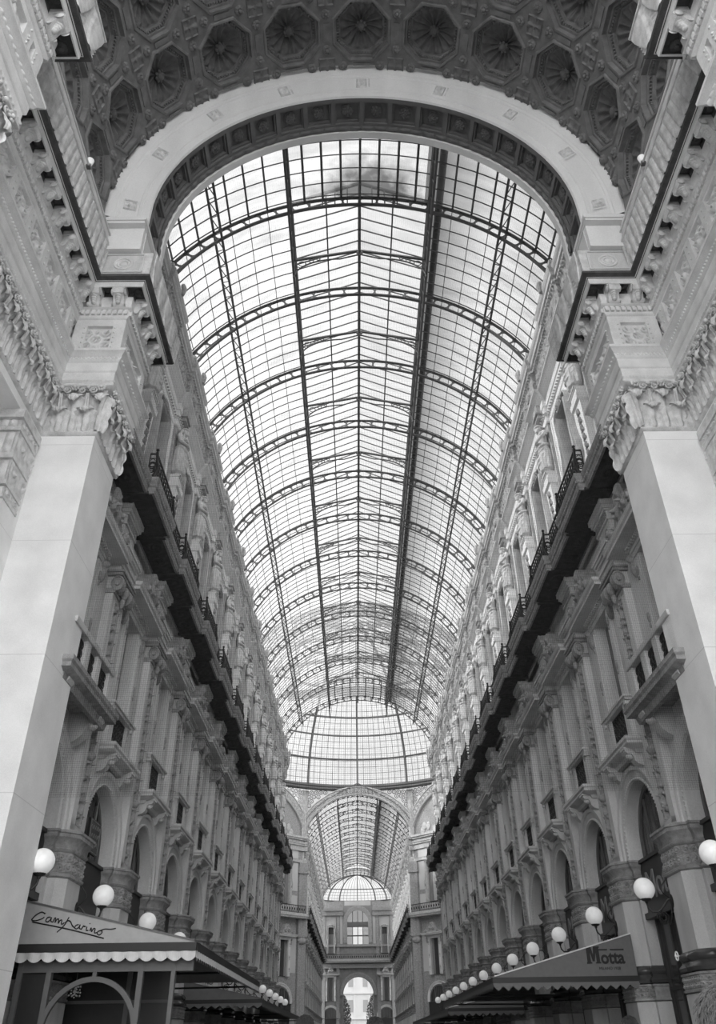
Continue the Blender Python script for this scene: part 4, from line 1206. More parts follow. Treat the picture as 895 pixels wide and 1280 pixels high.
# ================================================================== facade assembly
def facade_walls(side, org, rz, bays, first_open=True):
    """wall mesh with arched and square openings for a row of bays; local frame at org/rz, first pier at a=0"""
    m = M(); C = 5.78; R = 1.44; n = 20
    for b in bays:
        c = (b + .5) * LB; h = LB / 2
        pts = [(c + R * math.cos(pi * k / n), C + R * math.sin(pi * k / n)) for k in range(n + 1)]
        for k in range(n):                                    # spandrels up to z = 8.2
            (a0, z0), (a1, z1) = pts[k], pts[k + 1]; m.add([(a0, 0, z0), (a0, 0, 8.2), (a1, 0, 8.2), (a1, 0, z1)], [(0, 1, 2, 3)])
        for s in (-1, 1):
            m.add([(c + s * R, 0, 5.45), (c + s * h, 0, 5.45), (c + s * h, 0, 8.2), (c + s * R, 0, 8.2)], [(0, 1, 2, 3)])
            m.add([(c + s * .64, 0, 8.2), (c + s * h, 0, 8.2), (c + s * h, 0, 12.1), (c + s * .64, 0, 12.1)], [(0, 1, 2, 3)])
            m.add([(c + s * .54, -.25, 15.9), (c + s * h, -.25, 15.9), (c + s * h, -.25, 20.5), (c + s * .54, -.25, 20.5)], [(0, 1, 2, 3)])
        m.add([(c - h, 0, 12.1), (c + h, 0, 12.1), (c + h, 0, 14.45), (c - h, 0, 14.45)], [(0, 1, 2, 3)])
        m.add([(c - h, -.25, 14.3), (c + h, -.25, 14.3), (c + h, -.25, 15.9), (c - h, -.25, 15.9)], [(0, 1, 2, 3)])
        m.add([(c - h, -.25, 20.5), (c + h, -.25, 20.5), (c + h, -.25, 24.4), (c - h, -.25, 24.4)], [(0, 1, 2, 3)])
    a0, a1 = bays[0] * LB, (bays[-1] + 1) * LB
    m.box(a0, a1, -1.3, -.95, 0, 24.6); m.box(a0, a1, -1.0, -.25, 24.2, 24.5); m.box(a0, a1, -1.0, .0, 14.0, 14.3)
    return m

def balcony_slab(nb, b0, st):
    """projecting gallery balcony: moulded edge that jogs forward at each pier"""
    path = []
    for b in range(b0, b0 + nb):
        a = b * LB; path += [(a - 1.1, .85), (a - 1.1, 1.05), (a + 1.25, 1.05), (a + 1.25, .85)]
    path = [(st, .85)] + path + [((b0 + nb - 1) * LB + 2.6, .85)]
    m = M()
    sweep(m, [(-.86, 14.44), (-.06, 14.44), (-.06, 14.40), (0, 14.40), (0, 14.46), (.015, 14.48), (.015, 14.60), (.04, 14.62), (.045, 14.72), (.075, 14.76), (.09, 14.86), (.09, 14.92), (.02, 14.94), (-.8, 14.95)], path)
    for (x, y, d, n, _) in along(path, .12, .03): m.box(x - .03, x + .03, y - .03, y + .03, 14.63, 14.71)
    return m, path
def soffit_relief(b0, nb):
    m = M()
    for b in range(b0, b0 + nb):
        for a0, a1, o1 in ((b * LB - 1.05, b * LB + 1.2, .96), (b * LB + 1.3, b * LB + 3.42, .76)):
            if a1 < -3.2: continue
            n = int((a1 - a0) / .04); k = 20
            u = np.linspace(0, 1, n)[:, None]; v = np.linspace(0, 1, k)[None, :]
            h = .06 * rinceau((a1 - a0) * u / .9 + 0 * v, v + 0 * u)
            m.grid(np.stack([a0 + (a1 - a0) * u + 0 * v, .06 + (o1 - .06) * v + 0 * u, 14.43 - h], -1))
        for a in (b * LB - 1.1, b * LB + 1.25):
            if a > -3.4: m.box(a - .05, a + .05, .0, .9, 14.36, 14.45)
    return m
P_TOP = [(-.05, 21.30), (.03, 21.32), (.05, 21.38), (.03, 21.44), (.03, 21.62), (.07, 21.64), (.09, 21.70), (.06, 21.74), (.06, 22.02), (.10, 22.04), (.10, 22.34), (.16, 22.38), (.26, 22.46), (.36, 22.54), (.43, 22.58), (.43, 22.62), (.40, 22.63)]
P_TOP2 = [(.40, 23.34), (.45, 23.38), (.49, 23.46), (.47, 23.52), (.53, 23.56), (.59, 23.60), (.59, 23.78), (.63, 23.82), (.67, 23.94), (.67, 24.02), (.50, 24.06), (.46, 24.34), (.52, 24.36), (.52, 24.5), (-.6, 24.52)]
def top_path(b0, nb, st, o=-.25):
    p = []
    for b in range(b0, b0 + nb):
        a = b * LB; p += [(a - .55, o), (a - .55, o + .14), (a + .55, o + .14), (a + .55, o)]
    return ([(st, o)] + p + [((b0 + nb - 1) * LB + 2.3, o)])

PR = dict(pier=proto_pier(), arch=proto_arch(), shop=proto_shopfront(), lamp={1: proto_lamp(1), -1: proto_lamp(-1)}, pil=proto_pilaster(), win=proto_window(),
          balc=proto_balconette(), big=proto_big_balcony(), rail={1: proto_railing(1), -1: proto_railing(-1)}, upw=proto_upper_window(), herm=proto_herm(),
          stat={-1: proto_statue(0), 1: proto_statue(1)})

def build_arm(sx, y0, npier, far, b_first):
    """one side of a gallery arm: sx side, first pier at y0, npier piers"""
    side = 'left' if sx < 0 else 'right'
    ctx = 'beyond the octagon' if far else 'from the great arch'
    nb = npier - 1
    # right wall faces -X (rz=+90), left wall faces +X (rz=-90)
    rz = pi / 2 if sx > 0 else -pi / 2
    def at(al): return (sx * WX, y0 + al, 0)      # al measured along +Y
    def sgn(al): return al * (1 if sx > 0 else -1)
    # structure meshes are made with a running along +Y on the right side and mirrored on the left
    def flip(m):
        if sx < 0: m.v = [(-a, o, z) for a, o, z in m.v]
        return m
    W = thing('wall_%s' % side, '%s facade wall of the %s gallery arm, pale stucco above and stone below' % (side, 'far' if far else 'near'), 'wall', at(0), rz, kind='structure')
    bays = list(range(b_first, nb))
    obj('masonry', flip(facade_walls(side, None, 0, bays)), 'wall', W, 0)
    mu = M(); a0, a1 = bays[0] * LB, (bays[-1] + 1) * LB
    for b in bays:
        c = (b + .5) * LB; h = LB / 2
        for s in (-1, 1): mu.add([(c + s * .54, -.245, 15.0), (c + s * h, -.245, 15.0), (c + s * h, -.245, 21.4), (c + s * .54, -.245, 21.4)], [(0, 1, 2, 3)])
        mu.add([(c - .54, -.245, 20.5), (c + .54, -.245, 20.5), (c + .54, -.245, 21.4), (c - .54, -.245, 21.4)], [(0, 1, 2, 3)])
        # raised plain border of each panel
        for s in (-1, 1):
            x0, x1 = sorted((c + s * 1.62, c + s * 1.72)); mu.box(x0, x1, -.25, -.20, 15.0, 21.3)
    obj('stucco', flip(mu), 'upper', W, 0)
    G = thing('gallery_balcony', 'long projecting stone balcony with dark carved underside along the %s wall of the %s arm' % (side, 'far' if far else 'near'), 'balcony', at(0), rz, group='long balconies under the upper storey')
    ms, path = balcony_slab(npier, 0, -1.5 if far else -3.3)
    obj('moulded_edge', flip(ms), 'relief', G, 30)
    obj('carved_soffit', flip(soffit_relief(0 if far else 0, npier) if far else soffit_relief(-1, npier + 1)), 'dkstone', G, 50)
    T = thing('trim_%s' % side, '%s crowning cornice with carved frieze under the glass roof, %s arm' % (side, 'far' if far else 'near'), 'cornice', at(0), rz, kind='structure')
    tp = top_path(0, npier, -.9 if far else -3.4)
    m = M(); sweep(m, P_TOP, tp); obj('architrave', flip(m), 'upper', T, 30)
    m = M(); path_relief(m, tp, 22.61, 23.36, lambda t: .38 + 0 * t, lambda s, t: .09 * np.maximum(rinceau(s / .42, np.mod(t * 1.7, 1.0)), .5 * np.abs(np.sin(s * 21 + 9 * t))), ds=.035 if not far else .12, nt=24 if not far else 6)
    obj('carved_frieze', flip(m), 'frieze', T, 60)
    m = M(); sweep(m, P_TOP2, tp)
    for (x, y, d, n, _) in along(tp, .17, .49): m.box(x - .05, x + .05, y - .05, y + .05, 23.40, 23.52)
    for (x, y, d, n, _) in along(tp, .17, .12): m.ball((x, y, 21.66), (.05, .05, .04), 6, 4) if not far else None
    obj('cornice', flip(m), 'cornice', T, 30)
    m = M()
    for b in range(npier):
        a = b * LB
        for z0, z1, w, o in ((22.02, 22.40, .30, .16),): m.box(a - w, a + w, -.2, o, z0, z1)
        m.lathe([(0, .1), (.1, .1), (.14, .06), (.2, .06), (.22, 0)], n=16, f=lambda q, r, h, a=a: (a + q, .30 + h, 22.98 + r))
        m.tube([(a - .1, .58, 23.9), (a - .1, .62, 24.2), (a - .05, .55, 24.45), (a + .1, .5, 24.5)], [.07, .1, .09, .06], 8)
    obj('pier_block', flip(m), 'frieze', T, 35)
    for b in range(npier):
        al = b * LB; w = ORD[b]
        if far: tail = f'{w} on the {side} beyond the dome'
        else: tail = f'{w} on the {side} from the great arch'
        lo, hi = at(al), at(al)
        PR['pier'].place(lo, rz, f'stone shop pier with carved capital, {tail}', 'gallery piers at ground level')
        PR['pil'].place(lo, rz, f'carved pilaster with scrolled capital, {tail}', 'pilasters between the first floor windows')
        PR['herm'].place(hi, rz, f'tapering pedestal under a statue, {tail}', 'herm pedestals of the upper storey')
        st = 'statue with folded arms' if sx < 0 else 'statue holding its drapery'
        if sx > 0: pass
        PR['stat'][sx].place((sx * (WX - .02), y0 + al, 19.06), rz, f'draped stone {st}, {tail}', 'caryatids along the upper storey')
        PR['rail'][sx].place((sx * WX, y0 + al, 0), rz, f'black scrolled balcony railing, {tail}', 'balcony railings')
        if not far:
            PR['lamp'][sx].place((sx * WX, y0 + al, 0), rz, f'white globe wall lamp, {tail}', 'globe lamps on the piers')
    for b in bays:
        al = (b + .5) * LB
        i = b - b_first
        tail = (f'{ORD[i]} on the {side} beyond the dome' if far else f'{ORD[i]} on the {side} from the great arch')
        lo = at(al)
        PR['arch'].place(lo, rz, f'moulded round shop arch, {tail}', 'shop arches')
        PR['shop'].place((sx * (WX - .23), lo[1], 0), rz, f'dark glazed shopfront under arch, {tail}', 'shopfronts')
        PR['win'].place(lo, rz, f'tall window with scrolled crest, {tail}', 'first floor windows')
        if b >= 0 or far: PR['balc'].place(lo, rz, f'small balcony with iron grille, {tail}', 'small window balconies')
        else: PR['big'].place(lo, rz, f'deep stone balcony with iron panels beside the {side} grand pier', 'deep stone balconies')
        PR['upw'].place(lo, rz, f'upper window in shaped surround, {tail}', 'upper storey windows')
NP1 = 13
for sx in (-1, 1): build_arm(sx, P0, NP1, False, -1)
YO0, YO1 = 74.3, 109.0
Y2 = 109.9
NP2 = 14
for sx in (-1, 1): build_arm(sx, Y2, NP2, True, 0)
YE = 172.6

# ================================================================== glass roofs
RC, ZR = 7.70, 21.65          # lower chord of the ribs
AF = math.asin(6.95 / RC)     # half angle at the foot
def on(r, th, y): return (r * math.sin(th), y, ZR + r * math.cos(th))
XL = 2.75
TL, TQ = math.asin(XL / RC), math.asin(5.35 / RC)
def rib_mesh():
    m = M()
    for r0, r1, w in ((7.70, 7.75, .065), (8.14, 8.19, .065)):
        n = 72; rows = []
        for i in range(n + 1):
            th = -AF + 2 * AF * i / n
            rows.append([on(r, th, y) for r, y in ((r0, -w), (r1, -w), (r1, w), (r0, w), (r0, -w))])
        m.grid(np.array(rows))
    N = 26
    for i in range(N + 1):                                  # hourglass gussets between the chords
        th = -AF + 2 * AF * i / N
        prof = [(7.745, .17), (7.79, .13), (7.84, .055), (7.945, .035), (8.05, .055), (8.10, .13), (8.145, .17)]
        L = [on(r, th + w / 7.9, 0) for r, w in prof] + [on(r, th - w / 7.9, 0) for r, w in prof[::-1]]
        k = len(L)
        for y in (-.02, .02): m.add([(a, y, c) for a, _, c in L], [tuple(range(k))])
        for q in range(k):
            a, b = L[q], L[(q + 1) % k]; m.add([(a[0], -.02, a[2]), (b[0], -.02, b[2]), (b[0], .02, b[2]), (a[0], .02, a[2])], [(0, 1, 2, 3)])
    return m
def truss_mesh():
    """lantern gable truss: straight rafters, curved brackets with a ring in each spandrel"""
    m = M()
    for s in (-1, 1):
        m.bar((s * XL, 0, 28.85), (0, 0, 29.46), .10, .07)
        m.bar((s * XL, 0, 27.75), (s * XL, 0, 29.5), .09, .08)
        c = [(s * (XL - 1.25 * math.sin(t) ** .9 if t < pi / 2 else XL), 0, 0) for t in (0,)]
        pts = [(s * XL, 0, 27.75)]
        for t in np.linspace(0.12, 1, 14):
            a = t * pi / 2; pts.append((s * (XL - 1.9 * (1 - math.cos(a))), 0, 27.75 + 1.18 * math.sin(a)))
        pts.append((0, 0, 29.22)); m.tube(pts, .035, 5)
        for (x, z, R) in ((2.42, 28.62, .15), (2.05, 28.80, .10), (1.75, 28.92, .07), (2.58, 28.33, .08)):
            m.tube([(s * x + R * math.cos(q * pi / 6), 0, z + R * math.sin(q * pi / 6)) for q in range(12)], .022, 4, True)
        m.bar((s * 2.75, 0, 28.55), (s * 1.6, 0, 29.05), .05, .04)
    m.ball((0, 0, 29.34), (.16, .06, .12), 10, 6)
    return m
RIB = TRUSS = None
def glass_roof(name, label, y0, y1, ribs, far):
    global RIB, TRUSS
    r = thing(name, label, 'roof', (0, (y0 + y1) / 2, 0), kind='structure')
    ym = (y0 + y1) / 2; h0, h1 = y0 - ym, y1 - ym
    l0, l1 = ribs[0] - ym, ribs[-2] - ym                      # the raised lantern stops one bay short of either end
    if far: l0 = h0
    ZE, ZG = 29.50, 30.80
    for y in ribs:
        if RIB is None: RIB = obj('iron_rib', rib_mesh(), 'roofiron', r, 30, (0, y - ym, 0))
        else: inst(RIB, r, (0, y - ym, 0))
    tr = [0.5 * (a + b) for a, b in zip(ribs[:-2], ribs[1:-1])]
    for y in tr:
        if TRUSS is None: TRUSS = obj('lantern_truss', truss_mesh(), 'roofiron', r, 30, (0, y - ym, 0))
        else: inst(TRUSS, r, (0, y - ym, 0))
    def lattice(m, a, b, n, w):
        for k in range(n):
            p, q = h0 + (h1 - h0) * k / n, h0 + (h1 - h0) * (k + 1) / n; c = (p + q) / 2
            m.bar((a[0], p, a[1]), (b[0], c, b[1]), w, w); m.bar((b[0], c, b[1]), (a[0], q, a[1]), w, w)
    for s in (-1, 1):
        m = M()
        for z0, z1, w in ((27.86, 27.91, .045), (28.78, 28.84, .06), (29.20, 29.25, .05)): m.box(s * XL - w, s * XL + w, h0, h1, z0, z1)
        m.box(s * XL - .05, s * XL + .05, l0, l1, ZE - .03, ZE + .03)
        lattice(m, (s * XL, 27.88), (s * XL, 28.8), int((h1 - h0) / .76), .028)
        obj('lantern_beam', m, 'roofiron', r, 0)
        m = M()
        for q in (7.66, 8.17):
            xx, _, zz = on(q, TQ, 0); m.box(s * xx - .045, s * xx + .045, h0, h1, zz - .025, zz + .025)
        a, b = on(7.66, TQ, 0), on(8.17, TQ, 0)
        lattice(m, (s * a[0], a[2]), (s * b[0], b[2]), int((h1 - h0) / .76), .03)
        obj('purlin', m, 'roofiron', r, 0)
        m = M(); x, _, z = on(8.0, AF + .01, 0); m.box(s * x - .12, s * x + .12, h0, h1, z - .15, z + .1); obj('foot_plate', m, 'roofiron', r, 0)
    m = M(); m.box(-.06, .06, l0, l1, ZG - .12, ZG + .02); m.box(-.045, .045, h0, h1, 29.30, 29.38); obj('ridge_beam', m, 'roofiron', r, 0)
    m = M(); RG = 8.22                                       # glazing bars: countless thin rods, one mesh
    nb = int(round((y1 - y0) / (LB / 8)))
    nseg = 7 if far else 14
    for k in range(nb + 1):
        y = h0 + (h1 - h0) * k / nb
        lan = l0 <= y <= l1
        for s in (-1, 1):
            th = np.linspace(TL if lan else 0, AF + .03, nseg if lan else nseg + 6)
            m.grid(np.array([[on(q, s * t, y + d) for q, d in ((RG - .045, 0), (RG, -.024), (RG, .024), (RG - .045, 0))] for t in th]))
            if lan: m.bar((s * XL, y, ZE), (0, y, ZG - .05), .045, .045)
    for s in (-1, 1):
        for t in [TL + (TQ - TL) * k / 4 for k in (1, 2, 3)] + [TQ + (AF - TQ) * k / 4 for k in (1, 2, 3)]:
            p = on(RG - .02, s * t, 0); m.box(p[0] - .013, p[0] + .013, h0, h1, p[2] - .013, p[2] + .013)
            if not far: m.box(p[0] - .035, p[0] + .035, h0, l0, p[2] - .035, p[2] + .035)
        for a, b in ((h0, l0), (l1, h1)):
            if b - a > .1:
                for t in (TL * .25, TL * .5, TL * .75): p = on(RG - .02, s * t, 0); m.box(p[0] - .045, p[0] + .045, a, b, p[2] - .035, p[2] + .035)
        m.box(s * XL / 2 - .03, s * XL / 2 + .03, l0, l1, (ZE + ZG) / 2 - .06, (ZE + ZG) / 2)
    for y in (l0, l1):                                       # gable frames of the lantern
        for s in (-1, 1): m.bar((s * XL, y, ZE), (0, y, ZG), .1, .1)
        for k in range(-5, 6): m.bar((k * .5, y, 29.3), (k * .5, y, ZG - abs(k) * .5 * (ZG - ZE) / XL), .05, .05)
    obj('glazing_bar', m, 'barsiron', r, 0)['kind'] = 'stuff'
    m = M()
    for s in (-1, 1):
        th = np.linspace(TL, AF + .05, 24)
        m.grid(np.array([[on(RG + .03, s * t, y) for y in (h0, h1)] for t in th]))
    for a, b in ((h0, l0), (l1, h1)):
        if b - a > .1: m.grid(np.array([[on(RG + .03, t, y) for y in (a, b)] for t in np.linspace(-TL, TL, 16)]))
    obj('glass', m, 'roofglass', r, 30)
    m = M()
    for s in (-1, 1):
        m.grid(np.array([[(s * XL, y, ZE + .04) for y in (l0, l1)], [(0, y, ZG + .03) for y in (l0, l1)]]))
        m.grid(np.array([[(s * XL, y, 29.28) for y in (l0, l1)], [(s * XL, y, ZE) for y in (l0, l1)]]))
    obj('lantern_glass', m, 'lantglass', r, 0)
    m = M(); t0, t1 = TL + .012, TL + .038                    # maintenance gangway on the right slope beside the lantern
    P = [on(RG + .16, t, 0) for t in (t0, t1)]
    dx, dz = P[1][0] - P[0][0], P[1][2] - P[0][2]
    for k in range(5):
        q = k / 4; x, z = P[0][0] + dx * q, P[0][2] + dz * q; m.box(x - .04, x + .04, h0, h1, z - .02, z + .02)
    for k in range(int((h1 - h0) / .5)):
        y = h0 + k * .5; m.bar((P[0][0], y, P[0][2] - .05), (P[1][0], y, P[1][2] - .05), .05, .06)
    obj('roof_gangway', m, 'walk', r, 0)
    return r
glass_roof('roof', 'long barrel glass roof with iron ribs over the near gallery arm', 14.9, P0 + 12 * LB + .6, [P0 + LB * k for k in range(NP1)], False)
glass_roof('roof', 'smaller looking barrel glass roof seen beyond the dome over the far gallery arm', 108.6, YE - 1.5, [Y2 + LB * k for k in range(NP2)], True)

# ================================================================== octagon with glass dome
YC, RO, ZD = 91.65, 17.6, 30.6
dome = thing('glass_dome', 'glazed dome with iron ribs over the crossing', 'dome', (0, YC, 0), kind='structure')
def dm(az, e, r=0): return ((RO + r) * math.cos(e) * math.sin(az), (RO + r) * math.cos(e) * math.cos(az), ZD + (16.5 + r) * math.sin(e))
for k in range(16):
    az = 2 * pi * k / 16; m = M(); n = 16
    for r in (0, -.45):
        for i in range(n):
            e0, e1 = 1.45 * i / n, 1.45 * (i + 1) / n; m.bar(dm(az, e0, r), dm(az, e1, r), .16 if k % 2 else .22, .10)
    for i in range(n * 2):
        e0, e1 = 1.45 * i / n / 2, 1.45 * (i + 1) / n / 2; m.bar(dm(az, e0, 0 if i % 2 else -.45), dm(az, e1, -.45 if i % 2 else 0), .05, .05)
    obj('dome_rib', m, 'roofiron', dome, 0)
for e in (.21, .40, .55, .80, 1.1, 1.40):
    m = M()
    for r, w in ((0, .12), (-.4, .10)): m.tube([dm(2 * pi * i / 64, e, r) for i in range(64)], w, 5, True)
    for i in range(128):
        m.bar(dm(2 * pi * i / 128, e, 0 if i % 2 else -.4), dm(2 * pi * (i + 1) / 128, e, -.4 if i % 2 else 0), .06, .06)
    obj('dome_ring', m, 'roofiron', dome, 0)
m = M()
for k in range(128):
    if k % 8 == 0: continue
    az = 2 * pi * k / 128
    for i in range(8): m.bar(dm(az, .72 * i / 8), dm(az, .72 * (i + 1) / 8), .05, .05)
for e in np.arange(.05, .72, .05):
    m.tube([dm(2 * pi * i / 64, e) for i in range(64)], .03, 3, True)
obj('dome_glazing_bar', m, 'barsiron', dome, 0)['kind'] = 'stuff'
m = M(); m.grid(np.array([[dm(2 * pi * i / 64, 1.5 * j / 18, .05) for j in range(19)] for i in range(64)]), wrap=True)
obj('glass', m, 'domeglass', dome, 60)
m = M()
rows = []
for i in range(65):
    a = 2 * pi * i / 64; rows.append([((RO + o) * math.sin(a), (RO + o) * math.cos(a), z) for o, z in ((.1, 29.9), (-.1, 29.95), (-.25, 30.1), (-.2, 30.3), (-.35, 30.42), (-.30, 30.6), (-.1, 30.75), (.3, 30.8))])
m.grid(np.array(rows)); obj('base_ring', m, 'roofiron', dome, 40)

# octagon faces: apothem 17.35, the far face opens into the second arm
AP = 17.35; HS = AP * math.tan(pi / 8)
def face(rot, label, opening, name='wall_octagon'):
    """face frame: a along, o inwards to the centre, z up"""
    f = thing(name, label, 'wall', (AP * math.sin(rot), YC + AP * math.cos(rot), 0), pi - rot, kind='structure')
    fx = HS
    R0, R1 = 7.0, 8.15
    zc = 21.65
    m = M()
    ra, rb = 7.02, 8.1
    a_end = math.acos(min(1, 6.95 / 7.7))
    m.arc([(7.62, .0), (7.62, .35), (7.75, .42), (7.80, .30), (8.55, .30), (8.62, .42), (8.75, .38), (8.75, 0)], c=(0, zc), a0=.40, a1=pi - .40, n=48, closed=False)
    for k in range(34):
        a = .45 + (pi - .9) * k / 33; c = (8.18 * math.cos(a), .32, zc + 8.18 * math.sin(a))
        m.tube([(c[0] + .22 * math.cos(t * pi / 5), c[1], c[2] + .22 * math.sin(t * pi / 5)) for t in range(10)], .06, 4, True); m.ball(c, .09, 6, 4)
    obj('archivolt', m, 'frieze', f, 30)
    # fretwork glass spandrels between archivolt and dome ring
    m = M(); g = M(); tr = M()
    for s in (-1, 1):
        pts = [(s * 8.75 * math.cos(a), zc + 8.75 * math.sin(a)) for a in np.linspace(.42, pi / 2, 16)]
        top = [(s * HS * 1.1 * (1 - i / 15), 30.3) for i in range(16)]
        for (a, z), (b, w), (c, y), (d, v) in zip(pts[:-1], pts[1:], top[:-1], top[1:]):
            g.add([(a, .1, z), (b, .1, w), (d, .1, v), (c, .1, y)], [(0, 1, 2, 3)])
    for i in range(-12, 13):
        for j in range(9):
            x, z = i * .62 + (.31 if j % 2 else 0), 25.2 + j * .56
            if math.hypot(x, z - zc) > 9.05 and abs(x) < HS:
                m.tube([(x + .25 * math.cos(t * pi / 5), .16, z + .25 * math.sin(t * pi / 5)) for t in range(10)], .05, 4, True); m.ball((x, .16, z), (.08, .04, .08), 6, 4)
    obj('fretwork', m, 'roofiron', f, 40); obj('fretwork_glass', g, 'lattglass', f, 0)
    m = M()
    for z0, z1, o in ((22.9, 23.1, .35), (23.1, 23.5, .42), (23.5, 23.7, .62), (23.7, 23.95, .75), (22.3, 22.9, .2), (20.9, 21.2, .18)):
        if opening: 
            for s in (-1, 1): x0, x1 = sorted((s * 6.6, s * (HS + .3))); m.box(x0, x1, -.3, o, z0, z1)
        else: m.box(-HS - .2, HS + .2, -.3, o, z0, z1)
    for s in (-1, 1): x0, x1 = sorted((s * 6.9, s * (HS + .2))); m.box(x0, x1, -.3, .5, 23.9, 29.9)
    obj('cornice', m, 'frieze', f, 0)
    m = M()
    for s in (-1, 1):
        for z0, z1, w, o in ((0, 14.4, .0, .30), (14.9, 20.9, 0, .22)):
            x0, x1 = sorted((s * 6.55, s * (HS + .1))); m.box(x0, x1, -.3, o, z0, z1)
        x0, x1 = sorted((s * 6.4, s * (HS + .2))); m.box(x0, x1, -.3, .45, 12.4, 14.4); m.box(x0, x1, -.3, .35, 19.6, 20.6); m.ball((s * 6.95, .3, 12.0), (.5, .3, .4), 10, 6)
    obj('corner_pilaster', m, 'relief', f, 30)
    if not opening:
        m = M(); m.box(-HS, HS, -.6, 0, 0, 23.4); obj('masonry', m, 'relief', f, 0)
        m = M()
        for s in (-1, 1):
            x0, x1 = sorted((s * 1.9, s * 6.4)); m.box(x0, x1, -.1, .04, 17.5, 20.8); m.box(x0, x1, -.1, .04, 8.6, 12.2); m.box(x0, x1, -.1, .04, 15.3, 17.0); m.box(x0, x1, -.1, .04, 21.3, 22.3)
        obj('stucco', m, 'midstucco', f, 0)
        m = M(); n = 24
        m.add([(7.6 * math.cos(a), .02, zc + 1.2 + 6.6 * math.sin(a)) for a in np.linspace(.2, pi - .2, n)], [tuple(range(n))]); obj('lunette', m, 'relief', f, 0)
        m = M()
        for k in range(16): m.ball((-5 + k * .7 + .3 * math.sin(k * 5), .08, 24.3 + .7 * abs(math.sin(k * 2.1))), (.35, .08, .5), 8, 6)
        obj('lunette_painting', m, 'frieze', f, 60)
        m = M(); m.box(-HS - .4, HS + .4, -.1, .95, 14.42, 14.62); m.box(-HS - .4, HS + .4, -.1, 1.05, 14.62, 14.95); obj('balcony_slab', m, 'frieze', f, 0)
        m = M(); m.box(-HS, HS, .9, .96, 15.74, 15.82); m.box(-HS, HS, .92, .95, 14.98, 15.02)
        for k in range(72): m.box(-HS + k * .2, -HS + k * .2 + .03, .92, .95, 15, 15.8); m.box(-HS + k * .2, -HS + k * .2 + .17, .92, .94, 15.25, 15.5) if k % 2 else None
        obj('railing', m, 'iron', f, 0)
    return f
face(0, 'far face of the octagon, arch with ring-patterned border opening to the second arm', True)
fl = face(-pi / 4, 'diagonal octagon wall seen just left of the far arm', False, 'wall_octagon_left')
fr = face(pi / 4, 'diagonal octagon wall seen just right of the far arm', False, 'wall_octagon_right')
for rot, s in ((-pi / 4, 'left'), (pi / 4, 'right')):
    c = Vector((AP * math.sin(rot), YC + AP * math.cos(rot), 0)); t = Vector((math.cos(rot), -math.sin(rot), 0))
    for q in (-1, 1):
        lo = c + t * (q * 4.2); side = 'nearest the far arm' if (q > 0) == (rot < 0) else 'away from the far arm'
        rzz = pi - rot
        PR['win'].place(lo + Vector((math.sin(rot), math.cos(rot), 0)) * -.42, rzz, f'pedimented window of the {s} diagonal octagon wall, {side}', 'octagon windows')
        PR['upw'].place(lo + Vector((math.sin(rot), math.cos(rot), 0)) * -.64, rzz, f'framed upper window of the {s} diagonal octagon wall, {side}', 'octagon windows')
        PR['arch'].place(lo, rzz, f'ground floor arch of the {s} diagonal octagon wall, {side}', 'octagon arches')
        PR['shop'].place(lo + Vector((math.sin(rot), math.cos(rot), 0)) * -.64, rzz, f'dark shopfront of the {s} diagonal octagon wall, {side}', 'octagon shopfronts')

# ================================================================== end wall of the far arm, exit arch and the street beyond
end = thing('wall_end', 'end wall of the far arm with tall arched window above the exit arch', 'wall', (0, YE, 0), pi, kind='structure')
m = M(); R, zs, n = 2.85, 9.3, 28
pts = [(R * math.cos(pi * k / n), zs + R * math.sin(pi * k / n)) for k in range(n + 1)]
for k in range(n):
    (a, z), (b, w) = pts[k], pts[k + 1]; m.add([(a, 0, z), (a, 0, 17.2), (b, 0, 17.2), (b, 0, w), (a, -2.0, z), (b, -2.0, w)], [(0, 1, 2, 3), (0, 4, 5, 3)])
for s in (-1, 1):
    m.add([(s * R, 0, 0), (s * 8, 0, 0), (s * 8, 0, 17.2), (s * R, 0, 17.2)], [(0, 1, 2, 3)]); m.add([(s * R, 0, 0), (s * R, -2, 0), (s * R, -2, zs), (s * R, 0, zs)], [(0, 1, 2, 3)])
R2, zs2 = 2.05, 21.4
pts = [(R2 * math.cos(pi * k / n), zs2 + R2 * math.sin(pi * k / n)) for k in range(n + 1)]
for k in range(n):
    (a, z), (b, w) = pts[k], pts[k + 1]; m.add([(a, 0, z), (a, 0, 25.2), (b, 0, 25.2), (b, 0, w)], [(0, 1, 2, 3)])
for s in (-1, 1): m.add([(s * R2, 0, 17.2), (s * 8, 0, 17.2), (s * 8, 0, 25.2), (s * R2, 0, 25.2)], [(0, 1, 2, 3)])
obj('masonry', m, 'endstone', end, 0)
m = M()
m.arc([(2.85, .02), (2.88, .15), (3.1, .18), (3.35, .24), (3.5, .2), (3.52, 0)], c=(0, zs), n=32, closed=False, stilt=.2)
m.arc([(2.05, .02), (2.08, .15), (2.4, .18), (2.7, .24), (2.85, .2), (2.87, 0)], c=(0, zs2), n=32, closed=False, stilt=3.6)
for s in (-1, 1):
    for x0, x1 in ((3.55, 4.15), (6.3, 6.9)):
        a, b = sorted((s * x0, s * x1)); m.box(a, b, 0, .3, 0, 13.6); m.box(a - .1, b + .1, 0, .4, 12.2, 12.9); m.box(a, b, 0, .25, 15, 22.6)
m.box(-7.2, 7.2, 0, .45, 13.5, 14.2); m.box(-7.2, 7.2, 0, .35, 17.1, 17.5)
for s in (-1, 1): a, b = sorted((s * 2.9, s * 7.3)); m.box(a, b, 0, .5, 22.5, 23.3); m.box(a, b, 0, .75, 23.3, 23.8); m.box(a, b, 0, .1, 23.8, 25.0)
obj('arch_trim', m, 'relief', end, 30)
m = M()
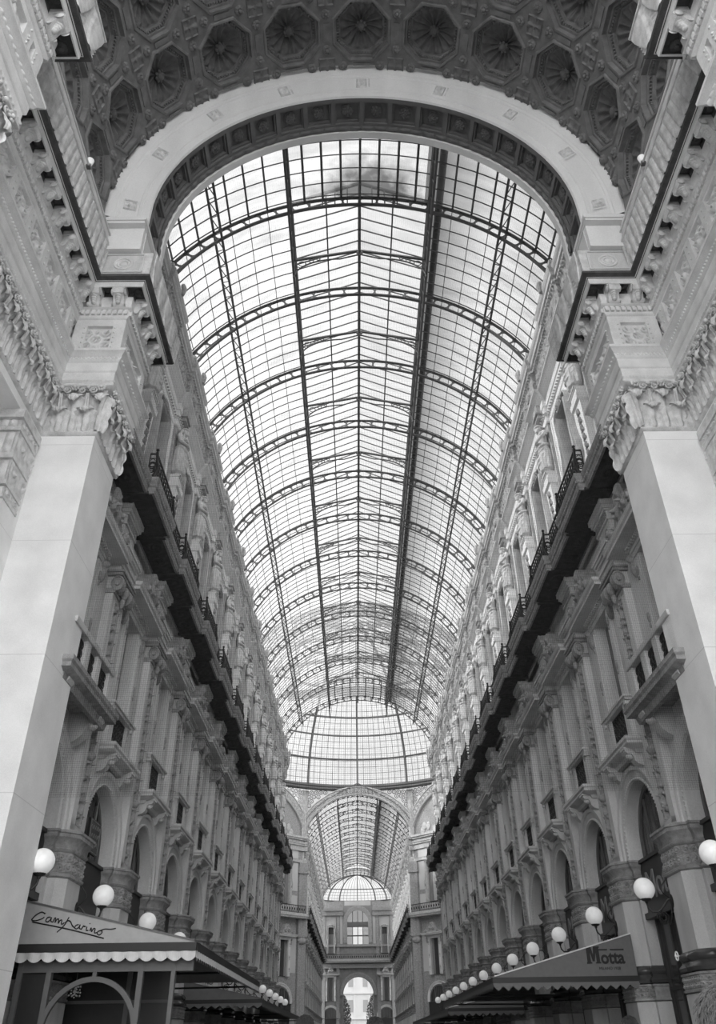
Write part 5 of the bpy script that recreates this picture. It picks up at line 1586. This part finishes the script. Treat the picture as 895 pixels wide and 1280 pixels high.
for s in (-1, 1): a, b = sorted((s * 4.2, s * 6.25)); m.box(a, b, 0, .04, 17.6, 22.4); a, b = sorted((s * 2.95, s * 3.5)); m.box(a, b, 0, .04, 17.6, 24.9)
m.box(-2.6, 2.6, 0, .04, 24.3, 25.1)
obj('stucco', m, 'midstucco', end, 0)
m = M(); m.box(-7.2, 7.2, 0, .95, 14.4, 14.65); m.box(-7.2, 7.2, 0, 1.05, 14.65, 14.95); obj('balcony_slab', m, 'frieze', end, 0)
m = M(); m.box(-7.2, 7.2, .9, .96, 15.72, 15.8)
for k in range(72): m.box(-7.2 + k * .2, -7.17 + k * .2, .9, .94, 15, 15.75); m.box(-7.2 + k * .2, -7.02 + k * .2, .9, .93, 15.2, 15.5) if k % 2 else None
obj('railing', m, 'iron', end, 0)
m = M()
for x in (-1.0, 0, 1.0): m.box(x - .07, x + .07, -.3, -.2, 15, 23.3)
for z in (17.2, 19.0, 20.6, 21.3): m.box(-2.1, 2.1, -.32, -.18, z - .1, z + .12)
m.box(-2.1, 2.1, -.32, -.15, 20.6, 21.3); m.box(-2.1, 2.1, -.32, -.2, 16.6, 17.5)
obj('window_frame', m, 'frame', end, 0)
m = M()
for x0, x1, z0, z1 in ((-2.1, -.95, 17.3, 20.6), (1.0, 2.1, 17.3, 20.6), (-2.1, 2.1, 21.3, 23.5), (-2.1, 2.1, 15, 16.8)): m.add([(x0, -.26, z0), (x1, -.26, z0), (x1, -.26, z1), (x0, -.26, z1)], [(0, 1, 2, 3)])
obj('dark_pane', m, 'dkpane', end, 0)
m = M(); m.add([(-.95, -.26, 17.3), (1.0, -.26, 17.3), (1.0, -.26, 20.6), (-.95, -.26, 20.6)], [(0, 1, 2, 3)]); obj('clear_pane', m, 'glass', end, 0)
for s in (-1, 1):
    side = 'left' if s < 0 else 'right'
    lo = (s * 5.2, YE - .05, 0)
    PR['win'].place((s * 5.2, YE - .42, 0), pi, f'dark first floor window of the end wall, {side} of the exit arch', 'end wall windows')
    PR['upw'].place((s * 5.2, YE - .64, 0), pi, f'framed upper window of the end wall, {side} of the tall arched window', 'end wall windows')
    PR['arch'].place(lo, pi, f'small dark arch at the foot of the end wall, {side} of the exit arch', 'end wall arches')
    PR['shop'].place((s * 5.2, YE - .66, 0), pi, f'dark shopfront in the end wall, {side} of the exit arch', 'end wall shopfronts')
# glazed apse closing the far roof above the end wall
ap = thing('glazed_apse', 'half dome of glass closing the far roof', 'roof', (0, YE - 1.5, 0), kind='structure')
def apx(t, e, r=0): return ((7.0 + r) * math.cos(e) * math.sin(t), (2.2 + r) * math.cos(e) * math.cos(t), 25.1 + (4.6 + r) * math.sin(e))
m = M(); m.grid(np.array([[apx(t, e) for e in np.linspace(0, pi / 2, 10)] for t in np.linspace(-pi / 2, pi / 2, 25)])); obj('glass', m, 'domeglass', ap, 60)
m = M()
for t in (-pi / 2, -1.0, -.55, 0, .55, 1.0, pi / 2):
    m.tube([apx(t, e, -.08) for e in np.linspace(0, pi / 2, 12)], .12 if abs(t) > .1 else .09, 6)
for e in (.02, .5): m.tube([apx(t, e, -.08) for t in np.linspace(-pi / 2, pi / 2, 24)], .09, 5)
obj('apse_rib', m, 'roofiron', ap, 40)
m = M()
for k in range(31): m.tube([apx(-pi / 2 + pi * k / 30, e, -.04) for e in np.linspace(0, 1.2, 6)], .03, 3)
for e in (.12, .24, .36): m.tube([apx(t, e, -.04) for t in np.linspace(-pi / 2, pi / 2, 24)], .03, 3)
obj('apse_glazing_bar', m, 'barsiron', ap, 0)

city = thing('palace', 'pale sunlit building across the street, seen through the exit arch', 'building', (0, 214, 0))
m = M(); m.box(-30, 30, 0, 8, 0, 20); obj('wall', m, 'citywall', city, 0)
m = M()
for z0, z1, o in ((6.2, 6.6, .35), (11.2, 11.6, .35), (16, 16.3, .3), (19.4, 20.2, .7)): m.box(-30, 30, -o, .1, z0, z1)
for x in np.arange(-28, 29, 3.4): m.box(x - .25, x + .25, -.15, .1, 0, 19.4)
obj('string_course', m, 'citywall', city, 0)
for z in (2.0, 7.6, 12.6):
    for k in range(-4, 4):
        x = k * 3.4 + 1.7; m = M(); m.box(x - .55, x + .55, -.06, .1, z, z + 2.4); w = obj('window', m, 'citywin', city, 0)
def tree(x, y, h, label):
    t = thing('street_tree', label, 'tree', (x, y, 0))
    m = M(); m.tube([(0, 0, 0), (.1, 0, h * .35), (0, .1, h * .6), (.1, 0, h * .85)], [.18, .14, .10, .04], 8)
    for k in range(14):
        a = rng.random() * 6.28; z = h * (.35 + .5 * rng.random()); L = h * .18 * (1 - (z / h - .35))
        m.tube([(0, 0, z), (L * .6 * math.cos(a), L * .6 * math.sin(a), z + L * .5), (L * math.cos(a), L * math.sin(a), z + L)], [.06, .04, .015], 5)
    obj('trunk', m, 'bark', t, 60)
    m = M()
    for k in range(2600):
        a, q = rng.random() * 6.28, rng.random() ** .5; z = h * (.30 + .72 * rng.random())
        R = h * .19 * math.sin(min(1, (z / h - .22) / .8) * pi) ** .6 * q
        p = Vector((R * math.cos(a), R * math.sin(a), z)); u = Vector(rng.normal(size=3)).normalized() * .22; v = u.cross(Vector(rng.normal(size=3))).normalized() * .12
        m.add([p - u, p + v, p + u, p - v], [(0, 1, 2, 3)])
    obj('foliage', m, 'leaf', t, 0)
tree(-3.3, 190, 9.8, 'leafy street tree at the left edge of the exit arch opening'); tree(3.6, 190, 10.2, 'leafy street tree at the right edge of the exit arch opening')
tree(-5.2, 194, 11.0, 'taller street tree half hidden behind the left jamb of the exit arch')
# plain masonry of the crossing's other faces (side arms and the faces beside the near arm)
m = M()
for rot in (pi / 2, -pi / 2, 3 * pi / 4, -3 * pi / 4):
    c = Vector((AP * math.sin(rot), YC + AP * math.cos(rot), 0)); t = Vector((math.cos(rot), -math.sin(rot), 0)); nrm = Vector((math.sin(rot), math.cos(rot), 0))
    a, b = c - t * HS, c + t * HS
    m.add([a, b, b + Vector((0, 0, 30)), a + Vector((0, 0, 30)), a + nrm, b + nrm, b + nrm + Vector((0, 0, 30)), a + nrm + Vector((0, 0, 30))], [(0, 1, 2, 3), (4, 5, 6, 7), (3, 2, 6, 7)])
for s in (-1, 1): a, b = sorted((s * 6.9, s * 17)); m.box(a, b, 74.2, 74.6, 24, 30); a, b = sorted((s * 8, s * 17)); m.box(a, b, 109.2, 109.6, 0, 25)
tag(obj('wall_crossing', m, 'wall', None, 0), 'plain masonry faces of the crossing beside the near arm', 'wall', kind='structure')

# ================================================================== floor
m = M(); m.box(-60, 60, -60, 260, -.3, 0)
tag(obj('floor', m, 'floor', None, 0), 'worn pale marble paving', 'floor', kind='structure')

# ================================================================== awnings
def awning(name, label, x_wall, x_front, y0, y1, z_wall, z_front, mt, vmt, scal, bar_h, val_h, wave):
    """sloped canvas awning over a row of shop bays; end gable faces the arch"""
    s = 1 if x_wall > 0 else -1
    r = thing(name, label, 'awning', ((x_wall + x_front) / 2, (y0 + y1) / 2, 0)); lx, ly = r.location.x, r.location.y
    def O(n, m, mat, sm=0): return obj(n, m, mat, r, sm, (-lx, -ly, 0))
    m = M(); m.add([(x_wall, y0, z_wall), (x_front, y0, z_front), (x_front, y1, z_front), (x_wall, y1, z_wall), (x_wall, y0, z_wall - .04), (x_front, y0, z_front - .04), (x_front, y1, z_front - .04), (x_wall, y1, z_wall - .04)],
                   [(0, 1, 2, 3), (4, 5, 6, 7), (0, 1, 5, 4), (1, 2, 6, 5), (2, 3, 7, 6), (3, 0, 4, 7)])
    O('canopy', m, mt)
    for y in (y0, y1):
        m = M(); m.prism([(x_wall, z_front), (x_front, z_front), (x_front, z_front + .02), (x_wall, z_wall)], lambda x, z, d: (x, y + d, z), -.012, .012)
        O('gable_panel', m, mt)
    m = M(); m.bar((x_wall, y0 - .02, z_wall + .015), (x_front, y0 - .02, z_front + .03), .035, .03); O('top_edge', m, 'mould' if s > 0 else 'frame')
    m = M(); zb = z_front - bar_h
    m.box(*sorted((x_wall, x_front - s * .05)), y0 - .06, y0 + .04, zb, z_front); m.box(*sorted((x_front - s * .06, x_front + s * .049)), y0 + .04, y1, zb + .001, z_front - .001)
    O('frame_bar', m, 'barawn')
    m = M()
    def strip(p, d, n, L):
        k = max(2, int(L / scal)); q = k * 8
        top = [(p[0] + d[0] * L * i / q, p[1] + d[1] * L * i / q, zb) for i in range(q + 1)]
        P = []
        for i, (a, b, z) in enumerate(top):
            w = abs(math.sin(pi * i / 8)) if wave else 1 - abs((i / 8) % 1 - .5) * 2
            off = .012 * math.sin(2 * pi * i / 8) if wave else 0
            P.append([(a + n[0] * off, b + n[1] * off, z), (a + n[0] * off * 2, b + n[1] * off * 2, z - val_h * ((.62 + .38 * w) if wave else (.42 + .58 * w)))])
        m.grid(np.array(P))
    strip((x_wall, y0 - .05), (-s, 0), (0, -1), abs(x_wall - x_front) + .05)
    strip((x_front - s * .06, y0 - .05), (0, 1), (-s, 0), y1 - y0)
    O('valance', m, vmt)
    m = M()
    for y in (y0, (y0 + y1) / 2, y1): m.bar((x_wall, y, zb), (x_front, y, zb + .03), .05, .05)
    O('support_arm', m, 'barawn')
    return r
LA = awning('awning', 'pale canvas awning with handwritten lettering and scalloped valance beside the left pier', -7.05, -3.59, 17.4, 29.3, 3.95, 3.19, 'awnl', 'vall', .26, .15, .17, True)
RA = awning('awning', 'dark canvas awning with bold black lettering and zigzag valance over the right shops', 6.70, 3.06, 23.0, 36.6, 3.78, 2.85, 'awnd', 'vald', .235, .12, .17, False)
LF = awning('awning', 'dark far awning low on the left, past the pale canvas one', -6.9, -3.9, 33.5, 60, 3.5, 2.9, 'awnd', 'vald', .3, .12, .16, False)
RF = awning('awning', 'second dark awning farther along the right shops', 6.9, 3.6, 40.5, 66, 3.4, 2.75, 'awnd', 'vald', .3, .12, .18, False)
def child_at(o, root):
    o.parent = root; o.matrix_parent_inverse = Matrix.Translation(-root.location); return o
STROKES = [[(-6.608, 3.72), (-6.686, 3.753), (-6.783, 3.706), (-6.84, 3.643), (-6.851, 3.615), (-6.777, 3.601), (-6.66, 3.632), (-6.614, 3.663)],
 [(-6.49, 3.661), (-6.548, 3.653), (-6.572, 3.599), (-6.532, 3.576), (-6.487, 3.617), (-6.471, 3.655), (-6.472, 3.591), (-6.425, 3.572)],
 [(-6.425, 3.572), (-6.403, 3.635), (-6.383, 3.641), (-6.381, 3.565), (-6.356, 3.615), (-6.323, 3.625), (-6.315, 3.549), (-6.289, 3.596), (-6.255, 3.602), (-6.248, 3.532), (-6.196, 3.557)],
 [(-6.124, 3.657), (-6.194, 3.509), (-6.311, 3.392)], [(-6.182, 3.556), (-6.126, 3.594), (-6.071, 3.568), (-6.023, 3.498), (-5.967, 3.466)],
 [(-5.907, 3.522), (-5.958, 3.51), (-5.974, 3.466), (-5.932, 3.447), (-5.893, 3.484), (-5.879, 3.521), (-5.881, 3.459), (-5.836, 3.439)],
 [(-5.836, 3.439), (-5.811, 3.495), (-5.78, 3.482), (-5.761, 3.495)], [(-5.738, 3.482), (-5.741, 3.419), (-5.698, 3.419)], [(-5.695, 3.538), (-5.683, 3.532)],
 [(-5.668, 3.406), (-5.65, 3.462), (-5.63, 3.393), (-5.604, 3.443), (-5.569, 3.442), (-5.571, 3.374), (-5.523, 3.379)],
 [(-5.451, 3.413), (-5.505, 3.398), (-5.516, 3.361), (-5.473, 3.335), (-5.429, 3.366), (-5.429, 3.403), (-5.458, 3.413), (-5.371, 3.437), (-5.265, 3.432), (-5.162, 3.447)],
 [(-6.836, 3.58), (-6.075, 3.439), (-5.372, 3.275)]]
m = M()
for st in STROKES: m.tube([(x, 17.378, z) for x, z in smooth_line(st)], .011, 5)
obj('lettering', m, 'ink', LA, 60, (-LA.location.x, -LA.location.y, 0))

def text(name, body, size, mat, root, loc, rot, bold=.0, extrude=.004, sx=1.0, align='CENTER'):
    cu = bpy.data.curves.new(name, 'FONT'); cu.body = body; cu.size = size; cu.offset = bold; cu.extrude = extrude
    cu.align_x = align; cu.resolution_u = 4; cu.materials.append(MT[mat])
    tmp = bpy.data.objects.new('tmp', cu); COL.objects.link(tmp)
    dg = bpy.context.evaluated_depsgraph_get(); dg.update()
    me = bpy.data.meshes.new_from_object(tmp.evaluated_get(dg)); bpy.data.objects.remove(tmp)
    o = bpy.data.objects.new(name, me); COL.objects.link(o); o.location = loc; o.rotation_euler = rot; o.scale = (sx, 1, 1)
    if root is not None: child_at(o, root)
    return o
m = M()
MX, MZ, MW, MH = 5.46, 3.13, .36, .38
for poly in ([(0, 0), (.13, 0), (.13, .03), (.105, .03), (.105, .38), (0, .38), (0, .35), (.02, .35), (.02, .03), (0, .03)],
             [(.23, 0), (.36, 0), (.36, .03), (.34, .03), (.34, .35), (.36, .35), (.36, .38), (.255, .38), (.255, .03), (.23, .03)],
             [(.08, .38), (.155, .05), (.205, .05), (.145, .38)], [(.28, .38), (.215, .38), (.155, .05), (.205, .05)]):
    m.prism(poly, lambda a, z, d: (MX + a, d, MZ + z), 22.970 - .0015 * len(m.f) / 40, 22.986)
obj('lettering', m, 'ink', RA, 0, (-RA.location.x, -RA.location.y, 0))
text('lettering', 'otta', .40, 'ink', RA, (6.13, 22.975, 3.13), (pi / 2, 0, 0), .012, .004, .92)
m = M(); m.box(5.80, 6.02, 22.97, 22.985, 3.42, 3.45); m.box(6.10, 6.45, 22.97, 22.985, 3.42, 3.45); obj('lettering_rule', m, 'ink', RA, 0, (-RA.location.x, -RA.location.y, 0))
text('small_lettering', 'MILANO 1928', .09, 'ink', RA, (6.02, 22.975, 2.99), (pi / 2, 0, 0), 0, .003)

# glazed terrace enclosure under the pale awning
te = thing('terrace_screen', 'grey framed glass terrace screen with an arched hoop under the pale awning', 'screen', (-5.4, 17.6, 0))
def T(n, m, mat, sm=0): return obj(n, m, mat, te, sm, (5.4, -17.6, 0))
m = M()
for x in (-6.95, -6.38, -4.61): m.box(x - .05, x + .05, 17.55, 17.68, 0, 2.95)
m.box(-4.02, -3.94, 17.55, 17.68, 0, 2.95); m.box(-7.0, -3.6, 17.56, 17.66, 2.72, 2.92)
T('post', m, 'frame')
m = M(); cx, cz, R = -5.50, 1.72, .88
m.arc([(R - .045, 17.56), (R + .045, 17.56), (R + .045, 17.66), (R - .045, 17.66)], c=(cx, cz), n=36, stilt=1.7); m.box(cx - .04, cx + .04, 17.57, 17.65, cz + R, 2.75)
T('hoop', m, 'frame', 30)
m = M(); m.add([(-4.6, 17.62, 0), (-3.95, 17.62, 0), (-3.95, 17.62, 2.75), (-4.6, 17.62, 2.75)], [(0, 1, 2, 3)]); T('side_pane', m, 'glass')
m = M(); m.add([(-6.93, 17.62, 0), (-6.4, 17.62, 0), (-6.4, 17.62, 2.75), (-6.93, 17.62, 2.75)], [(0, 1, 2, 3)]); T('blind_panel', m, 'shopdark')
sb = thing('terrace_partition', 'dark screen wall at the back of the terrace under the pale awning', 'partition', (-5.6, 20.2, 0))
m = M(); m.box(-7.0, -4.55, 20.2, 20.26, 0, 3.0); obj('panel', m, 'shopdark', sb, 0, (5.6, -20.2, 0))
m = M(); m.box(-7.0, -4.55, 20.16, 20.2, 2.3, 2.36); m.box(-5.5, -5.4, 20.14, 20.2, 0, 3.0); obj('rail', m, 'frame', sb, 0, (5.6, -20.2, 0))
hb = thing('hanging_bouquet', 'small dried flower bunch hanging head down in the dark corner behind the hoop', 'flowers', (-6.02, 18.2, 2.6))
m = M()
for k in range(40):
    a = rng.random() * 6.28; q = rng.random() * .09; z = -.05 - .22 * rng.random(); m.ball((q * math.cos(a) * (1 + abs(z) * 2), q * math.sin(a), z), .018, 5, 4)
obj('flowers', m, 'awnl', hb, 60)
m = M(); m.tube([(0, 0, .35), (0, 0, -.05)], .008, 5); obj('stem', m, 'frame', hb, 60)
# wall sconce glowing in the dark shop behind the second right pier
wl = thing('shop_lamp', 'small round lamp glinting in the dark shop doorway at the lower right', 'lamp', (7.18, 21.28, 3.14))
m = M(); m.tube([(0, .09 * math.cos(t * pi / 9), .09 * math.sin(t * pi / 9)) for t in range(18)], .016, 6, True); obj('ring', m, 'globe', wl, 60)
m = M(); m.ball((-.02, 0, 0), .035, 10, 6); m.tube([(0, 0, 0), (.2, 0, 0)], .012, 5); obj('bulb', m, 'globe', wl, 60)
# lettered sign boards over the right shops
for b, nm in ((0, 'Motta'), (1, 'Motta'), (2, 'Motta')):
    y = P0 + (b + .5) * LB
    o = text('sign_lettering', nm, .95, 'signtext', None, (WX + .16, y, 4.50), (pi / 2, 0, -pi / 2), 0, .02)
    tag(o, f'raised bronze shop name on the dark sign board, {ORD[b]} from the right grand pier', 'lettering', 'shop names on the right sign boards')
# a scripted board in the second left arch
bd = thing('hanging_board', 'dark hanging board with scrolled script inside the first left shop arch', 'sign', (-7.2, 21.45, 6.0))
m = M(); m.box(-.03, .03, -.46, .46, -.40, .40); obj('panel', m, 'sign', bd, 0)
m = M(); m.tube([(0, 0, .40), (0, 0, 1.0)], .015, 5)
for a, b in (((-.42, -.36), (.42, -.36)), ((.42, -.36), (.42, .36)), ((.42, .36), (-.42, .36)), ((-.42, .36), (-.42, -.36))): m.tube([(.035, a[0], a[1]), (.035, b[0], b[1])], .012, 4)
for k in range(3):
    m.tube([(.035, -.36 + .72 * t, .2 - .2 * k + .05 * math.sin(t * 26 + k * 2) + .05 * t) for t in np.linspace(0, 1, 40)], .008, 4)
obj('scrollwork', m, 'signtext', bd, 60)

# little spotlights on the ledges at the vault's springing
for s in (-1, 1):
    side = 'left' if s < 0 else 'right'
    q = thing('spotlight', f'small spotlight on the ledge under the vault, {side} side', 'lamp', (s * 6.71, 10.95, 19.05), group='spotlights on the vault ledges')
    m = M(); m.box(-.05, .05, -.05, .05, 0, .08); m.tube([(0, 0, .08), (0, 0, .16)], .02, 6); obj('bracket', m, 'frame', q, 0)
    m = M(); m.lathe([(0, -.12), (.06, -.12), (.09, .06), (.0, .08)], (0, 0, .24), 14); obj('lamp_head', m, 'globe', q, 50)
    m = M(); m.tube([(s * 6.70, 8.2, 19.10), (s * 6.70, 12.9, 19.10)], .025, 6)
    tag(obj('conduit', m, 'mould', None, 60), f'thin pale conduit along the vault ledge, {side} side', 'pipe', 'conduits on the vault ledges')

# half hidden lamps next to the grand piers
for s in (-1, 1):
    side = 'left' if s < 0 else 'right'
    PR['lamp'][s].place((s * 7.22, 15.32, .06), pi / 2 if s > 0 else -pi / 2, f'white globe wall lamp half hidden behind the {side} grand pier', 'globe lamps on the piers')

# ================================================================== bird net behind the arch
m = M(); yn, pit, th = 15.85, .0435, .0013
for k in range(-160, 161):
    x = k * pit
    if abs(x) > 6.8: continue
    zt = min(ZR + math.sqrt(max(0, 7.6 ** 2 - x * x)), 29.2); m.add([(x - th, yn, 5.58), (x + th, yn, 5.58), (x + th, yn, zt), (x - th, yn, zt), (x, yn + th, 5.58), (x, yn + th, zt)], [(0, 1, 2, 3), (1, 4, 5, 2), (4, 0, 3, 5)])
z = 5.58
while z < 29.2:
    w = 6.8 if z < 24.9 else math.sqrt(max(.01, 7.6 ** 2 - (z - ZR) ** 2))
    m.add([(-w, yn, z - th), (w, yn, z - th), (w, yn, z + th), (-w, yn, z + th), (-w, yn + th, z), (w, yn + th, z)], [(0, 1, 2, 3), (3, 2, 5, 4), (4, 5, 1, 0)])
    z += pit
tag(obj('bird_net', m, 'net', None, 0), 'fine dark netting hung across the gallery just behind the great arch', 'net')

# ================================================================== people at the bottom edge
person('person with greying hair and dark coat, close on the right, seen from behind', (.66, 2.75, 0), 0, 1.615, 'hairg', 'coat', fine=True)
person('person in dark coat, left of the pair seen before the exit arch', (-1.0, 10.2, 0), .1, 1.75, 'hair', 'coat')
person('person in grey coat with long dark hair, right of the pair before the exit arch', (-.24, 10.0, 0), -.1, 1.72, 'hair', 'coatg', 'long')
person('person in dark coat by the pier under the lettered awning', (2.95, 11.6, 0), .2, 1.73, 'hair', 'coat')

# ================================================================== daylight
w = bpy.data.worlds.new('sky'); SC.world = w; w.use_nodes = True
nt = w.node_tree; N, Lk = nt.nodes, nt.links
bg = N['Background']
tc = N.new('ShaderNodeTexCoord'); sx_ = N.new('ShaderNodeSeparateXYZ'); Lk.new(tc.outputs['Generated'], sx_.inputs[0])
mr = N.new('ShaderNodeMapRange'); mr.inputs['From Min'].default_value = .15; mr.inputs['From Max'].default_value = -.9
mr.inputs['To Min'].default_value = 1.0; mr.inputs['To Max'].default_value = 4.3
Lk.new(sx_.outputs['Y'], mr.inputs['Value'])
nz = N.new('ShaderNodeTexNoise'); nz.inputs['Scale'].default_value = 1.6; nz.inputs['Detail'].default_value = 4; Lk.new(tc.outputs['Generated'], nz.inputs['Vector'])
nr = N.new('ShaderNodeMapRange'); nr.inputs['From Min'].default_value = .3; nr.inputs['From Max'].default_value = .7; nr.inputs['To Min'].default_value = .92; nr.inputs['To Max'].default_value = 1.06
Lk.new(nz.outputs['Fac'], nr.inputs['Value'])
mu = N.new('ShaderNodeMath'); mu.operation = 'MULTIPLY'; Lk.new(mr.outputs[0], mu.inputs[0]); Lk.new(nr.outputs[0], mu.inputs[1])
bg.inputs['Color'].default_value = (1, 1, 1, 1); Lk.new(mu.outputs[0], bg.inputs['Strength'])

sun = bpy.data.lights.new('sun', 'SUN'); sun.energy = 5.5; sun.angle = math.radians(4)
so = bpy.data.objects.new('sun', sun); COL.objects.link(so)
d = Vector((-.82, -.06, .50)).normalized()
so.rotation_euler = d.to_track_quat('Z', 'Y').to_euler(); so.location = (-40, 20, 60)

# ================================================================== camera
cam = bpy.data.cameras.new('camera'); cam.sensor_fit = 'VERTICAL'; cam.sensor_height = 36.0; cam.lens = 978.68 * 36.0 / 1280.0
cam.clip_start = .05; cam.clip_end = 600
co = bpy.data.objects.new('camera', cam); COL.objects.link(co)
pt, yw, ro = math.radians(34.2045), math.radians(.561), math.radians(.8402)
fw = Vector((math.sin(yw) * math.cos(pt), math.cos(yw) * math.cos(pt), math.sin(pt)))
rt = Vector((math.cos(yw), -math.sin(yw), 0)); up = rt.cross(fw)
r2, u2 = rt * math.cos(ro) - up * math.sin(ro), rt * math.sin(ro) + up * math.cos(ro)
co.matrix_world = Matrix(((r2.x, u2.x, -fw.x, -.4417), (r2.y, u2.y, -fw.y, 0), (r2.z, u2.z, -fw.z, 1.5), (0, 0, 0, 1)))
SC.camera = co

SC.view_settings.view_transform = 'Standard'; SC.view_settings.look = 'None'; SC.view_settings.exposure = 0.0; SC.view_settings.gamma = 1.0
SC.view_settings.use_curve_mapping = False
SC.cycles.max_bounces = 10; SC.cycles.diffuse_bounces = 6; SC.cycles.transparent_max_bounces = 24
SC.cycles.use_denoising = True
